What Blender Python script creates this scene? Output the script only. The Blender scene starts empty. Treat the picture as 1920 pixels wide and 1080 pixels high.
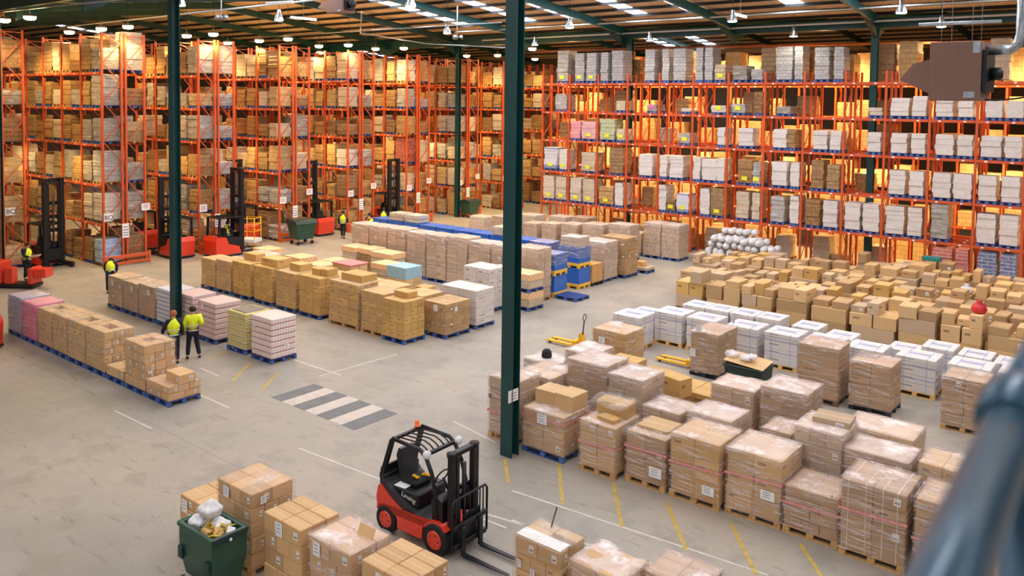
import bpy, bmesh, math, random
from mathutils import Vector, Matrix
C = bpy.context.scene.collection
D = bpy.data
PI = math.pi
rnd = random.Random(7)

# ------------------------------------------------------------------ camera calibration
F_PX, CY, YAW, PITCH, ROLL, CAMH = 1561.12, 272.48, .684268, .0520547, -.0130844, 8.8
_f = Vector((-math.sin(YAW)*math.cos(PITCH), math.cos(YAW)*math.cos(PITCH), -math.sin(PITCH)))
_r = Vector((math.cos(YAW), math.sin(YAW), 0.0))
_d = _f.cross(_r)
_c, _s = math.cos(ROLL), math.sin(ROLL)
RIGHT = _c*_r + _s*_d
DOWN = -_s*_r + _c*_d
FWD = _f
CAM = Vector((0, 0, CAMH))

def ray(x, y):
    return RIGHT*((x-960)/F_PX) + DOWN*((y-CY)/F_PX) + FWD
def P(x, y, z=0.0):            # point of the plane z seen at a pixel of the photograph
    d = ray(x, y); t = (z-CAMH)/d.z
    return CAM + d*t
def onY(x, y, Y):
    d = ray(x, y); return CAM + d*(Y/d.y)
def W(p):
    v = Vector(p)-CAM
    return (960+F_PX*v.dot(RIGHT)/v.dot(FWD), CY+F_PX*v.dot(DOWN)/v.dot(FWD))
def hgt(fx, fy, ty):
    a = P(fx, fy); lo, hi = -1.0, 14.0
    for _ in range(40):
        m = (lo+hi)/2
        if W((a.x, a.y, m))[1] > ty: lo = m
        else: hi = m
    return lo

# ------------------------------------------------------------------ mesh building
class MB:
    def __init__(s): s.v = []; s.f = []; s.m = []; s.sm = []
    def add(s, vs, fs, mi=0, smooth=False):
        b = len(s.v); s.v += [tuple(v) for v in vs]
        for f in fs: s.f.append(tuple(b+i for i in f)); s.m.append(mi); s.sm.append(smooth)
        return s
    def box(s, x0, y0, z0, x1, y1, z1, mi=0, M=None):
        vs = [Vector(p) for p in ((x0,y0,z0),(x1,y0,z0),(x1,y1,z0),(x0,y1,z0),(x0,y0,z1),(x1,y0,z1),(x1,y1,z1),(x0,y1,z1))]
        if M is not None: vs = [M @ v for v in vs]
        return s.add(vs, [(0,3,2,1),(4,5,6,7),(0,1,5,4),(1,2,6,5),(2,3,7,6),(3,0,4,7)], mi)
    def cbox(s, x0, y0, z0, x1, y1, z1, c=.008, mi=0, M=None):
        vs = []; idx = {}
        X = (x0, x1); Y = (y0, y1); Z = (z0, z1)
        for i in (0, 1):
            for j in (0, 1):
                for k in (0, 1):
                    ix = X[i]+(c if i == 0 else -c); iy = Y[j]+(c if j == 0 else -c); iz = Z[k]+(c if k == 0 else -c)
                    for a, p in enumerate(((X[i], iy, iz), (ix, Y[j], iz), (ix, iy, Z[k]))):
                        idx[i, j, k, a] = len(vs); vs.append(Vector(p))
        fs = []
        g = lambda i, j, k, a: idx[i, j, k, a]
        fs += [(g(0,0,0,0),g(0,0,1,0),g(0,1,1,0),g(0,1,0,0)), (g(1,0,0,0),g(1,1,0,0),g(1,1,1,0),g(1,0,1,0))]
        fs += [(g(0,0,0,1),g(1,0,0,1),g(1,0,1,1),g(0,0,1,1)), (g(0,1,0,1),g(0,1,1,1),g(1,1,1,1),g(1,1,0,1))]
        fs += [(g(0,0,0,2),g(0,1,0,2),g(1,1,0,2),g(1,0,0,2)), (g(0,0,1,2),g(1,0,1,2),g(1,1,1,2),g(0,1,1,2))]
        for i in (0, 1):
            for j in (0, 1): fs.append((g(i,j,0,0),g(i,j,1,0),g(i,j,1,1),g(i,j,0,1)))
            for k in (0, 1): fs.append((g(i,0,k,0),g(i,1,k,0),g(i,1,k,2),g(i,0,k,2)))
        for j in (0, 1):
            for k in (0, 1): fs.append((g(0,j,k,1),g(1,j,k,1),g(1,j,k,2),g(0,j,k,2)))
        for i in (0, 1):
            for j in (0, 1):
                for k in (0, 1): fs.append((g(i,j,k,0),g(i,j,k,1),g(i,j,k,2)))
        if M is not None: vs = [M @ v for v in vs]
        return s.add(vs, fs, mi)
    def tube(s, pts, r, n=10, mi=0, cap=True):
        pts = [Vector(p) for p in pts]; rs = r if isinstance(r, (list, tuple)) else [r]*len(pts)
        rings = []; vs = []
        prev = None
        for i, p in enumerate(pts):
            t = (pts[min(i+1, len(pts)-1)]-pts[max(i-1, 0)]).normalized()
            if prev is None:
                u = t.orthogonal().normalized()
            else:
                u = (prev - t*prev.dot(t)).normalized()
            prev = u; w = t.cross(u)
            rings.append(len(vs))
            for k in range(n):
                a = 2*PI*k/n; vs.append(p+(u*math.cos(a)+w*math.sin(a))*rs[i])
        fs = []
        for i in range(len(pts)-1):
            for k in range(n):
                a, b = rings[i], rings[i+1]; fs.append((a+k, a+(k+1) % n, b+(k+1) % n, b+k))
        b0 = len(s.v)
        s.add(vs, fs, mi, True)
        if cap:
            s.f.append(tuple(b0+rings[0]+k for k in range(n-1, -1, -1))); s.m.append(mi); s.sm.append(False)
            s.f.append(tuple(b0+rings[-1]+k for k in range(n))); s.m.append(mi); s.sm.append(False)
        return s
    def bar(s, a, b, w, h, mi=0, up=(0, 0, 1)):
        a, b = Vector(a), Vector(b); t = (b-a).normalized(); u = Vector(up)
        if abs(t.dot(u)) > .98: u = Vector((1, 0, 0))
        x = t.cross(u).normalized()*w/2; y = x.cross(t).normalized()*h/2
        vs = [a-x-y, a+x-y, a+x+y, a-x+y, b-x-y, b+x-y, b+x+y, b-x+y]
        return s.add(vs, [(0,3,2,1),(4,5,6,7),(0,1,5,4),(1,2,6,5),(2,3,7,6),(3,0,4,7)], mi)
    def lathe(s, prof, n=16, mi=0, M=None, cap=True, smooth=True):
        vs = []; fs = []
        for r, z in prof:
            for k in range(n): vs.append(Vector((r*math.cos(2*PI*k/n), r*math.sin(2*PI*k/n), z)))
        for i in range(len(prof)-1):
            for k in range(n): fs.append((i*n+k, i*n+(k+1) % n, (i+1)*n+(k+1) % n, (i+1)*n+k))
        if cap: fs += [tuple(range(n-1, -1, -1)), tuple((len(prof)-1)*n+k for k in range(n))]
        if M is not None: vs = [M @ v for v in vs]
        return s.add(vs, fs, mi, smooth)
    def prism(s, poly, y0, y1, mi=0, M=None):        # polygon in xz extruded along y
        n = len(poly)
        vs = [Vector((x, y0, z)) for x, z in poly]+[Vector((x, y1, z)) for x, z in poly]
        fs = [tuple(range(n)), tuple(range(2*n-1, n-1, -1))]+[(i, n+i, n+(i+1) % n, (i+1) % n) for i in range(n)]
        if M is not None: vs = [M @ v for v in vs]
        return s.add(vs, fs, mi)
    def ball(s, c, r, mi=0, n=12, sc=(1, 1, 1)):
        c = Vector(c); vs = []; fs = []; m = n//2
        for i in range(1, m):
            a = PI*i/m
            for k in range(n):
                b = 2*PI*k/n; vs.append(c+Vector((r*sc[0]*math.sin(a)*math.cos(b), r*sc[1]*math.sin(a)*math.sin(b), r*sc[2]*math.cos(a))))
        t = len(vs); vs += [c+Vector((0, 0, r*sc[2])), c-Vector((0, 0, r*sc[2]))]
        for i in range(m-2):
            for k in range(n): fs.append((i*n+k, (i+1)*n+k, (i+1)*n+(k+1) % n, i*n+(k+1) % n))
        for k in range(n): fs += [(t, k, (k+1) % n), (t+1, (m-2)*n+(k+1) % n, (m-2)*n+k)]
        return s.add(vs, fs, mi, True)
    def mesh(s, name, mats):
        me = D.meshes.new(name); me.from_pydata(s.v, [], s.f)
        for m in (mats if isinstance(mats, (list, tuple)) else [mats]): me.materials.append(m)
        me.polygons.foreach_set('material_index', s.m)
        me.polygons.foreach_set('use_smooth', s.sm)
        me.update()
        bm = bmesh.new(); bm.from_mesh(me); bmesh.ops.recalc_face_normals(bm, faces=bm.faces); bm.to_mesh(me); bm.free()
        return me
    def build(s, name, mats, parent=None, loc=None):
        return link(name, s.mesh(name, mats), parent, loc)

def link(name, me, parent=None, loc=None, rz=0):
    o = D.objects.new(name, me); C.objects.link(o)
    if parent: o.parent = parent
    if loc is not None: o.location = loc
    if rz: o.rotation_euler.z = rz
    return o
LABELS = {}
def tag(o, label, cat, group=None, kind=None):
    o['label'] = label; o['category'] = cat
    if group: o['group'] = group
    if kind: o['kind'] = kind
    LABELS.setdefault(label, []).append(o.name)
    return o
def thing(name, label, cat, loc=(0, 0, 0), rz=0, group=None):
    o = D.objects.new(name, None); C.objects.link(o); o.location = loc; o.rotation_euler.z = rz
    o.empty_display_size = .1
    return tag(o, label, cat, group)
def struct(o):
    o['kind'] = 'structure'; return o

def font_mesh(cu, parent):
    o = D.objects.new('lettering', cu); C.objects.link(o)
    me = D.meshes.new_from_object(o.evaluated_get(bpy.context.evaluated_depsgraph_get())); mats = list(cu.materials)
    D.objects.remove(o); D.curves.remove(cu)
    me.name = 'lettering'
    if not me.materials:
        for m_ in mats: me.materials.append(m_)
    return link('lettering', me, parent)
# ------------------------------------------------------------------ materials
def lin(c):
    return tuple(((v/255)/12.92 if v/255 <= .04045 else ((v/255+.055)/1.055)**2.4) for v in c)+(1,)
class NT:
    def __init__(s, name):
        s.mat = D.materials.new(name); s.mat.use_nodes = True; s.t = s.mat.node_tree; s.t.nodes.clear()
        s.out = s.n('ShaderNodeOutputMaterial')
    def n(s, typ, **k):
        nd = s.t.nodes.new(typ)
        for a, v in k.items():
            if a.startswith('i_'):
                key = a[2:]; nd.inputs[int(key) if key.isdigit() else key].default_value = v
            else: setattr(nd, a, v)
        return nd
    def l(s, a, b): s.t.links.new(a, b)
    def math(s, op, a, b=None, c=None, clamp=False):
        nd = s.n('ShaderNodeMath', operation=op, use_clamp=clamp)
        for i, v in enumerate((a, b, c)):
            if v is None: continue
            if isinstance(v, (int, float)): nd.inputs[i].default_value = v
            else: s.l(v, nd.inputs[i])
        return nd.outputs[0]
    def mix(s, fac, a, b, blend='MIX'):
        nd = s.n('ShaderNodeMix', data_type='RGBA', blend_type=blend)
        for i, v in ((0, fac), (6, a), (7, b)):
            if isinstance(v, (int, float, tuple)): nd.inputs[i].default_value = v
            else: s.l(v, nd.inputs[i])
        return nd.outputs[2]
    def ramp(s, fac, stops):
        nd = s.n('ShaderNodeValToRGB'); cr = nd.color_ramp
        while len(cr.elements) < len(stops): cr.elements.new(.5)
        for e, (p, c) in zip(cr.elements, stops): e.position = p; e.color = c
        s.l(fac, nd.inputs[0]); return nd.outputs[0]
    def bsdf(s, col, rough=.6, metal=0.0, spec=.5, coat=0.0, bump=None, bstr=.2, bdist=.01):
        b = s.n('ShaderNodeBsdfPrincipled')
        for k, v in (('Base Color', col), ('Roughness', rough), ('Metallic', metal), ('Specular IOR Level', spec), ('Coat Weight', coat)):
            if isinstance(v, (int, float, tuple)): b.inputs[k].default_value = v
            else: s.l(v, b.inputs[k])
        if bump is not None:
            bn = s.n('ShaderNodeBump', i_Strength=bstr, i_Distance=bdist); s.l(bump, bn.inputs['Height']); s.l(bn.outputs[0], b.inputs['Normal'])
        s.l(b.outputs[0], s.out.inputs[0]); return b
    def noise(s, vec, scale, detail=3, rough=.55, out=0):
        nd = s.n('ShaderNodeTexNoise', i_Scale=scale, i_Detail=detail, i_Roughness=rough)
        if vec is not None: s.l(vec, nd.inputs['Vector'])
        return nd.outputs[out]
    def coord(s, w='Object'): return s.n('ShaderNodeTexCoord').outputs[w]
    def rand(s): return s.n('ShaderNodeObjectInfo').outputs['Random']
    def xyz(s, v):
        nd = s.n('ShaderNodeSeparateXYZ'); s.l(v, nd.inputs[0]); return nd.outputs

def plain(name, rgb, rough=.5, metal=0.0, var=.12, scale=6, coat=0.0, bump=.0):
    t = NT(name); co = t.coord()
    n = t.noise(co, scale)
    c = lin(rgb)
    lo = tuple(v*(1-var) for v in c[:3])+(1,); hi = tuple(min(1, v*(1+var)) for v in c[:3])+(1,)
    col = t.ramp(n, [(.3, lo), (.7, hi)])
    t.bsdf(col, rough, metal, coat=coat, bump=n if bump else None, bstr=bump)
    return t.mat

def cardboard(name, rgb, var=.16, tape=True, label=0.0, dark_print=0.0, tint=None):
    """corrugated board: tone varies from box to box, tape along the top seam, printed or stuck labels on the sides"""
    t = NT(name); g = t.coord('Generated'); co = t.coord()
    r = t.rand(); c = lin(rgb)
    lo = tuple(v*(1-var) for v in c[:3])+(1,); hi = tuple(min(1, v*(1+var)) for v in c[:3])+(1,)
    col = t.ramp(r, [(0, lo), (.5, c), (1, hi)])
    n = t.noise(co, 5, 4)
    col = t.mix(t.math('MULTIPLY', n, .35), col, tuple(v*.72 for v in c[:3])+(1,))
    x, y, z = t.xyz(g)
    nrm = t.xyz(t.n('ShaderNodeNewGeometry').outputs['Normal'])
    up = t.math('GREATER_THAN', nrm[2], .7)
    if tape:
        band = t.math('LESS_THAN', t.math('ABSOLUTE', t.math('SUBTRACT', y, .5)), .06)
        col = t.mix(t.math('MULTIPLY', t.math('MULTIPLY', band, up), .45), col, lin((222, 190, 140)))
    side = t.math('SUBTRACT', 1.0, up)
    hx = t.math('MAXIMUM', t.math('MULTIPLY', x, t.math('GREATER_THAN', t.math('ABSOLUTE', nrm[1]), .5)), t.math('MULTIPLY', y, t.math('GREATER_THAN', t.math('ABSOLUTE', nrm[0]), .5)))
    def rect(u0, u1, v0, v1):
        a = t.math('MULTIPLY', t.math('GREATER_THAN', hx, u0), t.math('LESS_THAN', hx, u1))
        b = t.math('MULTIPLY', t.math('GREATER_THAN', z, v0), t.math('LESS_THAN', z, v1))
        return t.math('MULTIPLY', t.math('MULTIPLY', a, b), side)
    if label:
        m = t.math('MULTIPLY', rect(.62, .84, .3, .74), t.math('LESS_THAN', r, label))
        col = t.mix(m, col, lin((228, 224, 216)))
        m2 = t.math('MULTIPLY', rect(.66, .8, .42, .5), t.math('LESS_THAN', r, label))
        col = t.mix(m2, col, lin((90, 92, 96)))
    if dark_print:
        m = t.math('MULTIPLY', rect(.15, .45, .55, .7), t.math('GREATER_THAN', r, 1-dark_print))
        col = t.mix(t.math('MULTIPLY', m, .6), col, lin((70, 52, 36)))
    t.bsdf(col, .62, spec=.3, bump=n, bstr=.08)
    return t.mat

def brickload(name, cols, w=.4, h=.25, mortar=.012, gap=(70, 48, 28), rough=.42, streak=.0, seam=.55):
    """a palletised block of cartons or sacks: seams between the cartons and a tone of its own for each load"""
    t = NT(name); co = t.coord(); x, y, z = t.xyz(co)
    r = t.rand()
    u = t.math('ADD', x, y)
    cv = t.n('ShaderNodeCombineXYZ'); t.l(u, cv.inputs[0]); t.l(z, cv.inputs[1])
    br = t.n('ShaderNodeTexBrick'); br.offset = .5
    t.l(cv.outputs[0], br.inputs['Vector'])
    br.inputs['Scale'].default_value = 1.0; br.inputs['Mortar Size'].default_value = mortar; br.inputs['Mortar Smooth'].default_value = .2
    br.inputs['Brick Width'].default_value = w; br.inputs['Row Height'].default_value = h
    br.inputs['Color1'].default_value = (.36, .36, .36, 1); br.inputs['Color2'].default_value = (.64, .64, .64, 1); br.inputs['Mortar'].default_value = (.5, .5, .5, 1)
    base = t.ramp(r, [(i/max(1, len(cols)-1), lin(c)) for i, c in enumerate(cols)])
    col = t.mix(.5, base, br.outputs['Color'], 'OVERLAY')
    gl = t.n('ShaderNodeMapping'); gl.inputs['Scale'].default_value = (2.2, 2.2, 5); t.l(co, gl.inputs['Vector'])
    col = t.mix(t.math('MULTIPLY', t.math('SUBTRACT', t.noise(gl.outputs[0], 2.4, 5, .7), .52), 2.2, clamp=True), col, lin((238, 214, 176)))
    n = t.noise(co, 3.5, 4)
    col = t.mix(t.math('MULTIPLY', n, .34), col, lin(gap))
    col = t.mix(t.math('MULTIPLY', br.outputs['Fac'], seam), col, lin(gap))
    if streak:
        wv = t.noise(None, 1, 2); sc = t.n('ShaderNodeMapping'); sc.inputs['Scale'].default_value = (1.5, 1.5, 16); t.l(co, sc.inputs['Vector'])
        s2 = t.noise(sc.outputs[0], 1.6, 3)
        m = t.math('MULTIPLY', t.math('GREATER_THAN', s2, .58), streak)
        col = t.mix(m, col, lin((230, 226, 220)))
    b = t.bsdf(col, rough, spec=.4, bump=n, bstr=.25, bdist=.03)
    return t.mat

def film_mat(name, base=.09, wr=.6, tint=(246, 230, 224), topw=.2):
    """stretch film: mostly clear, milky where it is wrinkled or doubled, bright tops painted in"""
    t = NT(name); co = t.coord()
    mp = t.n('ShaderNodeMapping'); mp.inputs['Scale'].default_value = (.9, .9, 8); mp.inputs['Rotation'].default_value = (.1, .13, .3); t.l(co, mp.inputs['Vector'])
    n1 = t.noise(mp.outputs[0], 1.7, 5, .68)
    n2 = t.noise(co, 7, 3)
    a = t.math('MULTIPLY', t.math('SUBTRACT', n1, .49), 5.0, clamp=True)
    up = t.math('MULTIPLY', t.math('MAXIMUM', t.xyz(t.n('ShaderNodeNewGeometry').outputs['True Normal'])[2], 0.0), topw)  # upward faces made whiter, a painted skylight reflection
    a = t.math('ADD', t.math('ADD', t.math('MULTIPLY', a, wr), base), up, clamp=True)
    tr = t.n('ShaderNodeBsdfTransparent'); tr.inputs[0].default_value = (.97, .95, .93, 1)
    pr = t.n('ShaderNodeBsdfPrincipled'); pr.inputs['Base Color'].default_value = lin(tint); pr.inputs['Roughness'].default_value = .22
    pr.inputs['Specular IOR Level'].default_value = .8
    bn = t.n('ShaderNodeBump', i_Strength=.9, i_Distance=.04); t.l(t.math('ADD', n1, t.math('MULTIPLY', n2, .4)), bn.inputs['Height']); t.l(bn.outputs[0], pr.inputs['Normal'])
    mx = t.n('ShaderNodeMixShader'); t.l(a, mx.inputs[0]); t.l(tr.outputs[0], mx.inputs[1]); t.l(pr.outputs[0], mx.inputs[2])
    t.l(mx.outputs[0], t.out.inputs[0]); return t.mat

def emit(name, rgb, st):
    t = NT(name); e = t.n('ShaderNodeEmission'); e.inputs[0].default_value = lin(rgb); e.inputs[1].default_value = st
    t.l(e.outputs[0], t.out.inputs[0]); return t.mat

def tray_mat(name, a, b, band=.16):
    """shrink-wrapped trays of cans: pale sides with a coloured edge top and bottom"""
    t = NT(name); g = t.coord('Generated'); co = t.coord(); x, y, z = t.xyz(g); ox, oy, oz = t.xyz(co)
    edge = t.math('ADD', t.math('LESS_THAN', z, band), t.math('GREATER_THAN', z, 1-band*.55), clamp=True)
    nrm = t.xyz(t.n('ShaderNodeNewGeometry').outputs['Normal']); side = t.math('LESS_THAN', nrm[2], .7)
    can = t.math('SINE', t.math('MULTIPLY', t.math('ADD', ox, oy), 60))
    col = t.mix(t.math('MULTIPLY', t.math('GREATER_THAN', can, .3), .25), lin(a), lin((150, 120, 110)))
    n = t.noise(co, 9, 3)
    col = t.mix(t.math('MULTIPLY', n, .14), col, lin(b))
    col = t.mix(t.math('MULTIPLY', t.math('MULTIPLY', edge, side), .75), col, lin(b))
    t.bsdf(col, .35, coat=.2, bump=n, bstr=.15); return t.mat

M = {}
M['card'] = cardboard('cardboard', (214, 176, 126), label=.3, dark_print=.25)
M['card_plain'] = cardboard('cardboard_plain', (213, 174, 122), var=.12)
M['card_gold'] = cardboard('cardboard_gold', (208, 166, 100), dark_print=.5)
M['card_label'] = cardboard('cardboard_labelled', (212, 170, 120), label=.75)
M['card_grey'] = cardboard('cardboard_greyish', (198, 170, 138), label=.1, dark_print=.2)
M['card_brown'] = cardboard('cardboard_brown', (184, 148, 106), label=.1, dark_print=.2)
M['card_orange'] = cardboard('cardboard_orange', (222, 168, 104))
M['white_card'] = cardboard('white_carton_board', (226, 218, 212), var=.05, tape=False, dark_print=.6)
M['rl_tan'] = brickload('tan_cartons', [(196, 150, 92), (212, 170, 108), (176, 132, 80), (222, 190, 138), (150, 112, 72)], .42, .27)
M['rl_brown'] = brickload('brown_cartons', [(150, 108, 66), (176, 132, 84), (160, 124, 88)], .38, .24)
M['rl_pale'] = brickload('pale_cartons', [(222, 204, 180), (212, 190, 160), (226, 214, 200)], .5, .22, gap=(120, 96, 72), seam=.35)
M['rl_grey'] = brickload('grey_wrapped', [(168, 160, 152), (186, 180, 176), (150, 138, 124)], .45, .3, gap=(96, 84, 74), rough=.28, streak=.5)
M['rl_white'] = brickload('white_cartons', [(236, 228, 222), (228, 220, 214)], .4, .2, mortar=.008, gap=(150, 134, 122), seam=.22)
M['rl_roll'] = brickload('grey_roll_stack', [(196, 192, 190), (184, 180, 178)], .3, .17, mortar=.016, gap=(108, 104, 104), rough=.3)
M['rl_pink'] = brickload('pink_packs', [(226, 128, 136), (214, 150, 150)], .35, .2, gap=(235, 215, 210))
M['rl_green'] = brickload('green_packs', [(172, 176, 120), (160, 166, 118)], .35, .22, gap=(224, 224, 200))
M['rl_red'] = brickload('red_packs', [(196, 74, 64), (206, 92, 78)], .5, .17, mortar=.03, gap=(222, 190, 176))
M['rl_blue'] = brickload('blue_packs', [(70, 84, 130), (82, 98, 146)], .5, .17, mortar=.03, gap=(200, 204, 214))
M['rl_bottle'] = brickload('bottled_water', [(136, 168, 206), (150, 178, 212)], .12, .3, mortar=.02, gap=(210, 220, 232), rough=.2)
M['rl_redbrown'] = brickload('maroon_cartons', [(168, 84, 72), (160, 90, 78)], .5, .3, gap=(110, 50, 44))
M['film'] = film_mat('stretch_film')
M['film_thick'] = film_mat('stretch_film_thick', .16, .62, topw=.32)
M['film_thin'] = film_mat('stretch_film_thin', .03, .3, (240, 232, 224), topw=.1)
M['film_bag'] = film_mat('crumpled_film', .45, .5, (238, 232, 230))
M['wood'] = plain('pallet_wood', (196, 152, 96), .7, var=.25, scale=9)
M['wood_dark'] = plain('dark_pallet_wood', (110, 84, 62), .75, var=.25)
M['wood_pale'] = plain('pale_pallet_wood', (224, 180, 110), .7, var=.15)
M['blue_wood'] = plain('blue_pallet_paint', (36, 66, 132), .6, var=.25, scale=12)
M['blue_end'] = plain('worn_blue_block', (74, 108, 168), .7, var=.3)
M['black_pl'] = plain('black_pallet_plastic', (34, 38, 48), .5)
M['paper'] = plain('white_paper', (238, 236, 232), .6, var=.03)
M['pink_tape'] = plain('pink_tape', (226, 150, 146), .4, var=.2, scale=14)
M['blue_strap'] = plain('blue_strap', (150, 160, 204), .4, var=.1)
M['orange'] = plain('rack_orange', (208, 88, 42), .42, var=.1, scale=2)
M['rack_dk'] = plain('rack_orange_diagonal', (190, 88, 54), .5, var=.15)
M['green'] = plain('column_green', (14, 62, 60), .42, var=.14, scale=1.2)
M['teal'] = plain('rafter_green_skylit', (10, 92, 98), .4, var=.1, scale=1)
M['truck_red'] = plain('truck_red', (224, 58, 34), .3, var=.06, coat=.4)
M['black'] = plain('black_paint', (13, 14, 19), .45, var=.15)
M['black_rub'] = plain('black_rubber', (18, 18, 20), .75, var=.2)
M['dkgrey'] = plain('dark_grey_plastic', (44, 46, 50), .5, var=.15)
M['steel'] = plain('worn_steel', (140, 146, 150), .3, metal=.8)
M['galv'] = plain('galvanised_steel', (176, 184, 188), .28, metal=.85, var=.2, scale=9)
M['white'] = plain('white_paint', (226, 226, 224), .4, var=.05)
M['hivis'] = plain('hi_vis_yellow', (226, 232, 20), .6, var=.08)
M['hivis_o'] = plain('hi_vis_orange', (248, 116, 44), .6, var=.08)
M['reflect'] = plain('reflective_tape', (206, 206, 196), .3, var=.05)
M['navy'] = plain('navy_cloth', (17, 19, 34), .8, var=.2)
M['skin'] = plain('skin', (206, 156, 128), .5, var=.06)
M['hair'] = plain('dark_hair', (30, 24, 22), .7)
M['ginger'] = plain('ginger_wool', (176, 92, 62), .8)
M['bin'] = plain('bin_green', (38, 74, 58), .42, var=.12, scale=3)
M['bin_dk'] = plain('bin_green_dark', (24, 50, 48), .45, var=.12, scale=3)
M['yellow'] = plain('truck_yellow', (240, 180, 24), .4, var=.06)
M['plblue'] = plain('crate_blue', (52, 106, 190), .35, var=.1, scale=4)
M['plyel'] = plain('crate_yellow', (240, 188, 70), .4, var=.08)
M['ltblue'] = plain('light_blue_carton', (150, 186, 198), .5, var=.12, scale=8)
M['heater'] = plain('heater_brown', (126, 92, 78), .5, var=.06)
M['lilac'] = plain('lilac_wrap', (168, 172, 198), .3, var=.2, scale=5)
M['pinkwrap'] = plain('pink_wrap', (236, 110, 158), .3, var=.15, scale=5)
M['pinktop'] = plain('pink_sheet', (222, 130, 132), .4, var=.06)
M['sack'] = plain('white_sack', (222, 218, 216), .55, var=.14, scale=10, bump=.3)
M['tyellow'] = plain('sticker_yellow', (236, 232, 60), .5, var=.03)
M['redplastic'] = plain('red_plastic', (206, 40, 44), .4)
M['teal_lid'] = plain('teal_lid', (30, 128, 124), .4)
M['grey_ink'] = plain('grey_print', (150, 152, 160), .6)
M['ink'] = plain('ink', (40, 40, 46), .6)
M['inkred'] = plain('red_ink', (214, 92, 88), .6)
M['rail'] = plain('rail_blue_grey', (48, 78, 96), .32, metal=.2, var=.1, scale=20)
M['pipe_white'] = plain('pipe_paint', (206, 208, 206), .4, var=.06)
M['downpipe'] = plain('brown_downpipe', (150, 84, 56), .5, var=.12)
M['tray_red'] = tray_mat('red_trays', (236, 222, 214), (212, 92, 88))
M['tray_pink'] = tray_mat('pink_trays', (222, 198, 192), (206, 116, 120))
M['tray_yel'] = tray_mat('yellow_trays', (206, 190, 110), (234, 228, 214), .22)
M['tray_blue'] = tray_mat('blue_trays', (226, 226, 230), (96, 130, 176))
M['can_top'] = plain('grey_can_tops', (112, 122, 132), .3, metal=.5, var=.35, scale=60)
M['purlin'] = plain('purlin_dark', (30, 34, 38), .6)
M['mess'] = plain('yellow_strapping', (214, 180, 60), .5, var=.1)

def lattice_mat():
    t = NT('lattice_wood'); g = t.coord('Object'); x, y, z = t.xyz(g)
    a = t.math('SINE', t.math('MULTIPLY', t.math('ADD', t.math('ADD', x, y), z), 30)); b = t.math('SINE', t.math('MULTIPLY', t.math('SUBTRACT', t.math('SUBTRACT', x, y), z), 30))
    m = t.math('MAXIMUM', t.math('GREATER_THAN', a, .8), t.math('GREATER_THAN', b, .8))
    col = t.mix(t.math('MULTIPLY', m, .7), lin((232, 178, 124)), lin((246, 214, 176)))
    t.bsdf(col, .6); return t.mat
M['lattice'] = lattice_mat()

def floor_mat():
    t = NT('concrete_floor'); co = t.coord('Object')
    big = t.noise(co, .16, 4, .6); mid = t.noise(co, .9, 5, .65); fine = t.noise(co, 14, 4, .7)
    col = t.ramp(big, [(.3, lin((142, 134, 121))), (.5, lin((161, 152, 139))), (.72, lin((178, 163, 143)))])
    st = t.ramp(mid, [(.36, (1, 1, 1, 1)), (.5, (0, 0, 0, 1))])
    col = t.mix(t.math('MULTIPLY', st, .5), col, lin((132, 126, 114)))
    sp = t.n('ShaderNodeMapping'); sp.inputs['Scale'].default_value = (.7, 3.2, 1); sp.inputs['Rotation'].default_value = (0, 0, .25); t.l(co, sp.inputs['Vector'])
    scuff = t.noise(sp.outputs[0], 1.5, 6, .72)
    col = t.mix(t.math('MULTIPLY', t.ramp(scuff, [(.57, (0, 0, 0, 1)), (.68, (1, 1, 1, 1))]), .5), col, lin((98, 94, 88)))
    col = t.mix(t.math('MULTIPLY', t.math('SUBTRACT', fine, .5), .5, clamp=True), col, lin((120, 112, 100)))
    rg = t.math('ADD', t.math('MULTIPLY', mid, .3), .36)
    t.bsdf(col, rg, spec=.4, bump=fine, bstr=.05); return t.mat
M['floor'] = floor_mat()
M['line_white'] = plain('worn_white_line', (204, 196, 184), .6, var=.12, scale=3)
M['line_yellow'] = plain('worn_yellow_line', (188, 158, 74), .6, var=.22, scale=5)
M['zebra_dark'] = plain('zebra_grey', (106, 106, 106), .6, var=.14, scale=3)
M['zebra_light'] = plain('zebra_pale', (198, 184, 170), .6, var=.1, scale=3)
M['joint'] = plain('floor_joint', (150, 140, 126), .8)

def roof_mat():
    t = NT('roof_sheet'); co = t.coord('Object'); x, y, z = t.xyz(co)
    w = t.math('SINE', t.math('MULTIPLY', x, 31))
    n = t.noise(co, .8, 3)
    col = t.ramp(n, [(.3, lin((214, 176, 132))), (.7, lin((226, 192, 150)))])
    t.bsdf(col, .6, bump=w, bstr=.4, bdist=.03); return t.mat
M['roof'] = roof_mat()
M['wallm'] = plain('wall_cladding', (96, 84, 70), .7, var=.1, scale=1)
M['skylight'] = emit('skylight_daylight', (240, 244, 255), 16.5)
M['lamp_warm'] = emit('sodium_lamp', (255, 214, 150), 22.0)
M['lamp_cool'] = emit('halide_lamp', (255, 244, 214), 16.0)
M['tube_light'] = emit('fluorescent_tube', (250, 250, 240), 6.0)
ORD = ['first', 'second', 'third', 'fourth', 'fifth', 'sixth', 'seventh', 'eighth', 'ninth', 'tenth', 'eleventh', 'twelfth', 'thirteenth', 'fourteenth', 'fifteenth', 'sixteenth', 'seventeenth', 'eighteenth', 'nineteenth', 'twentieth']

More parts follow.
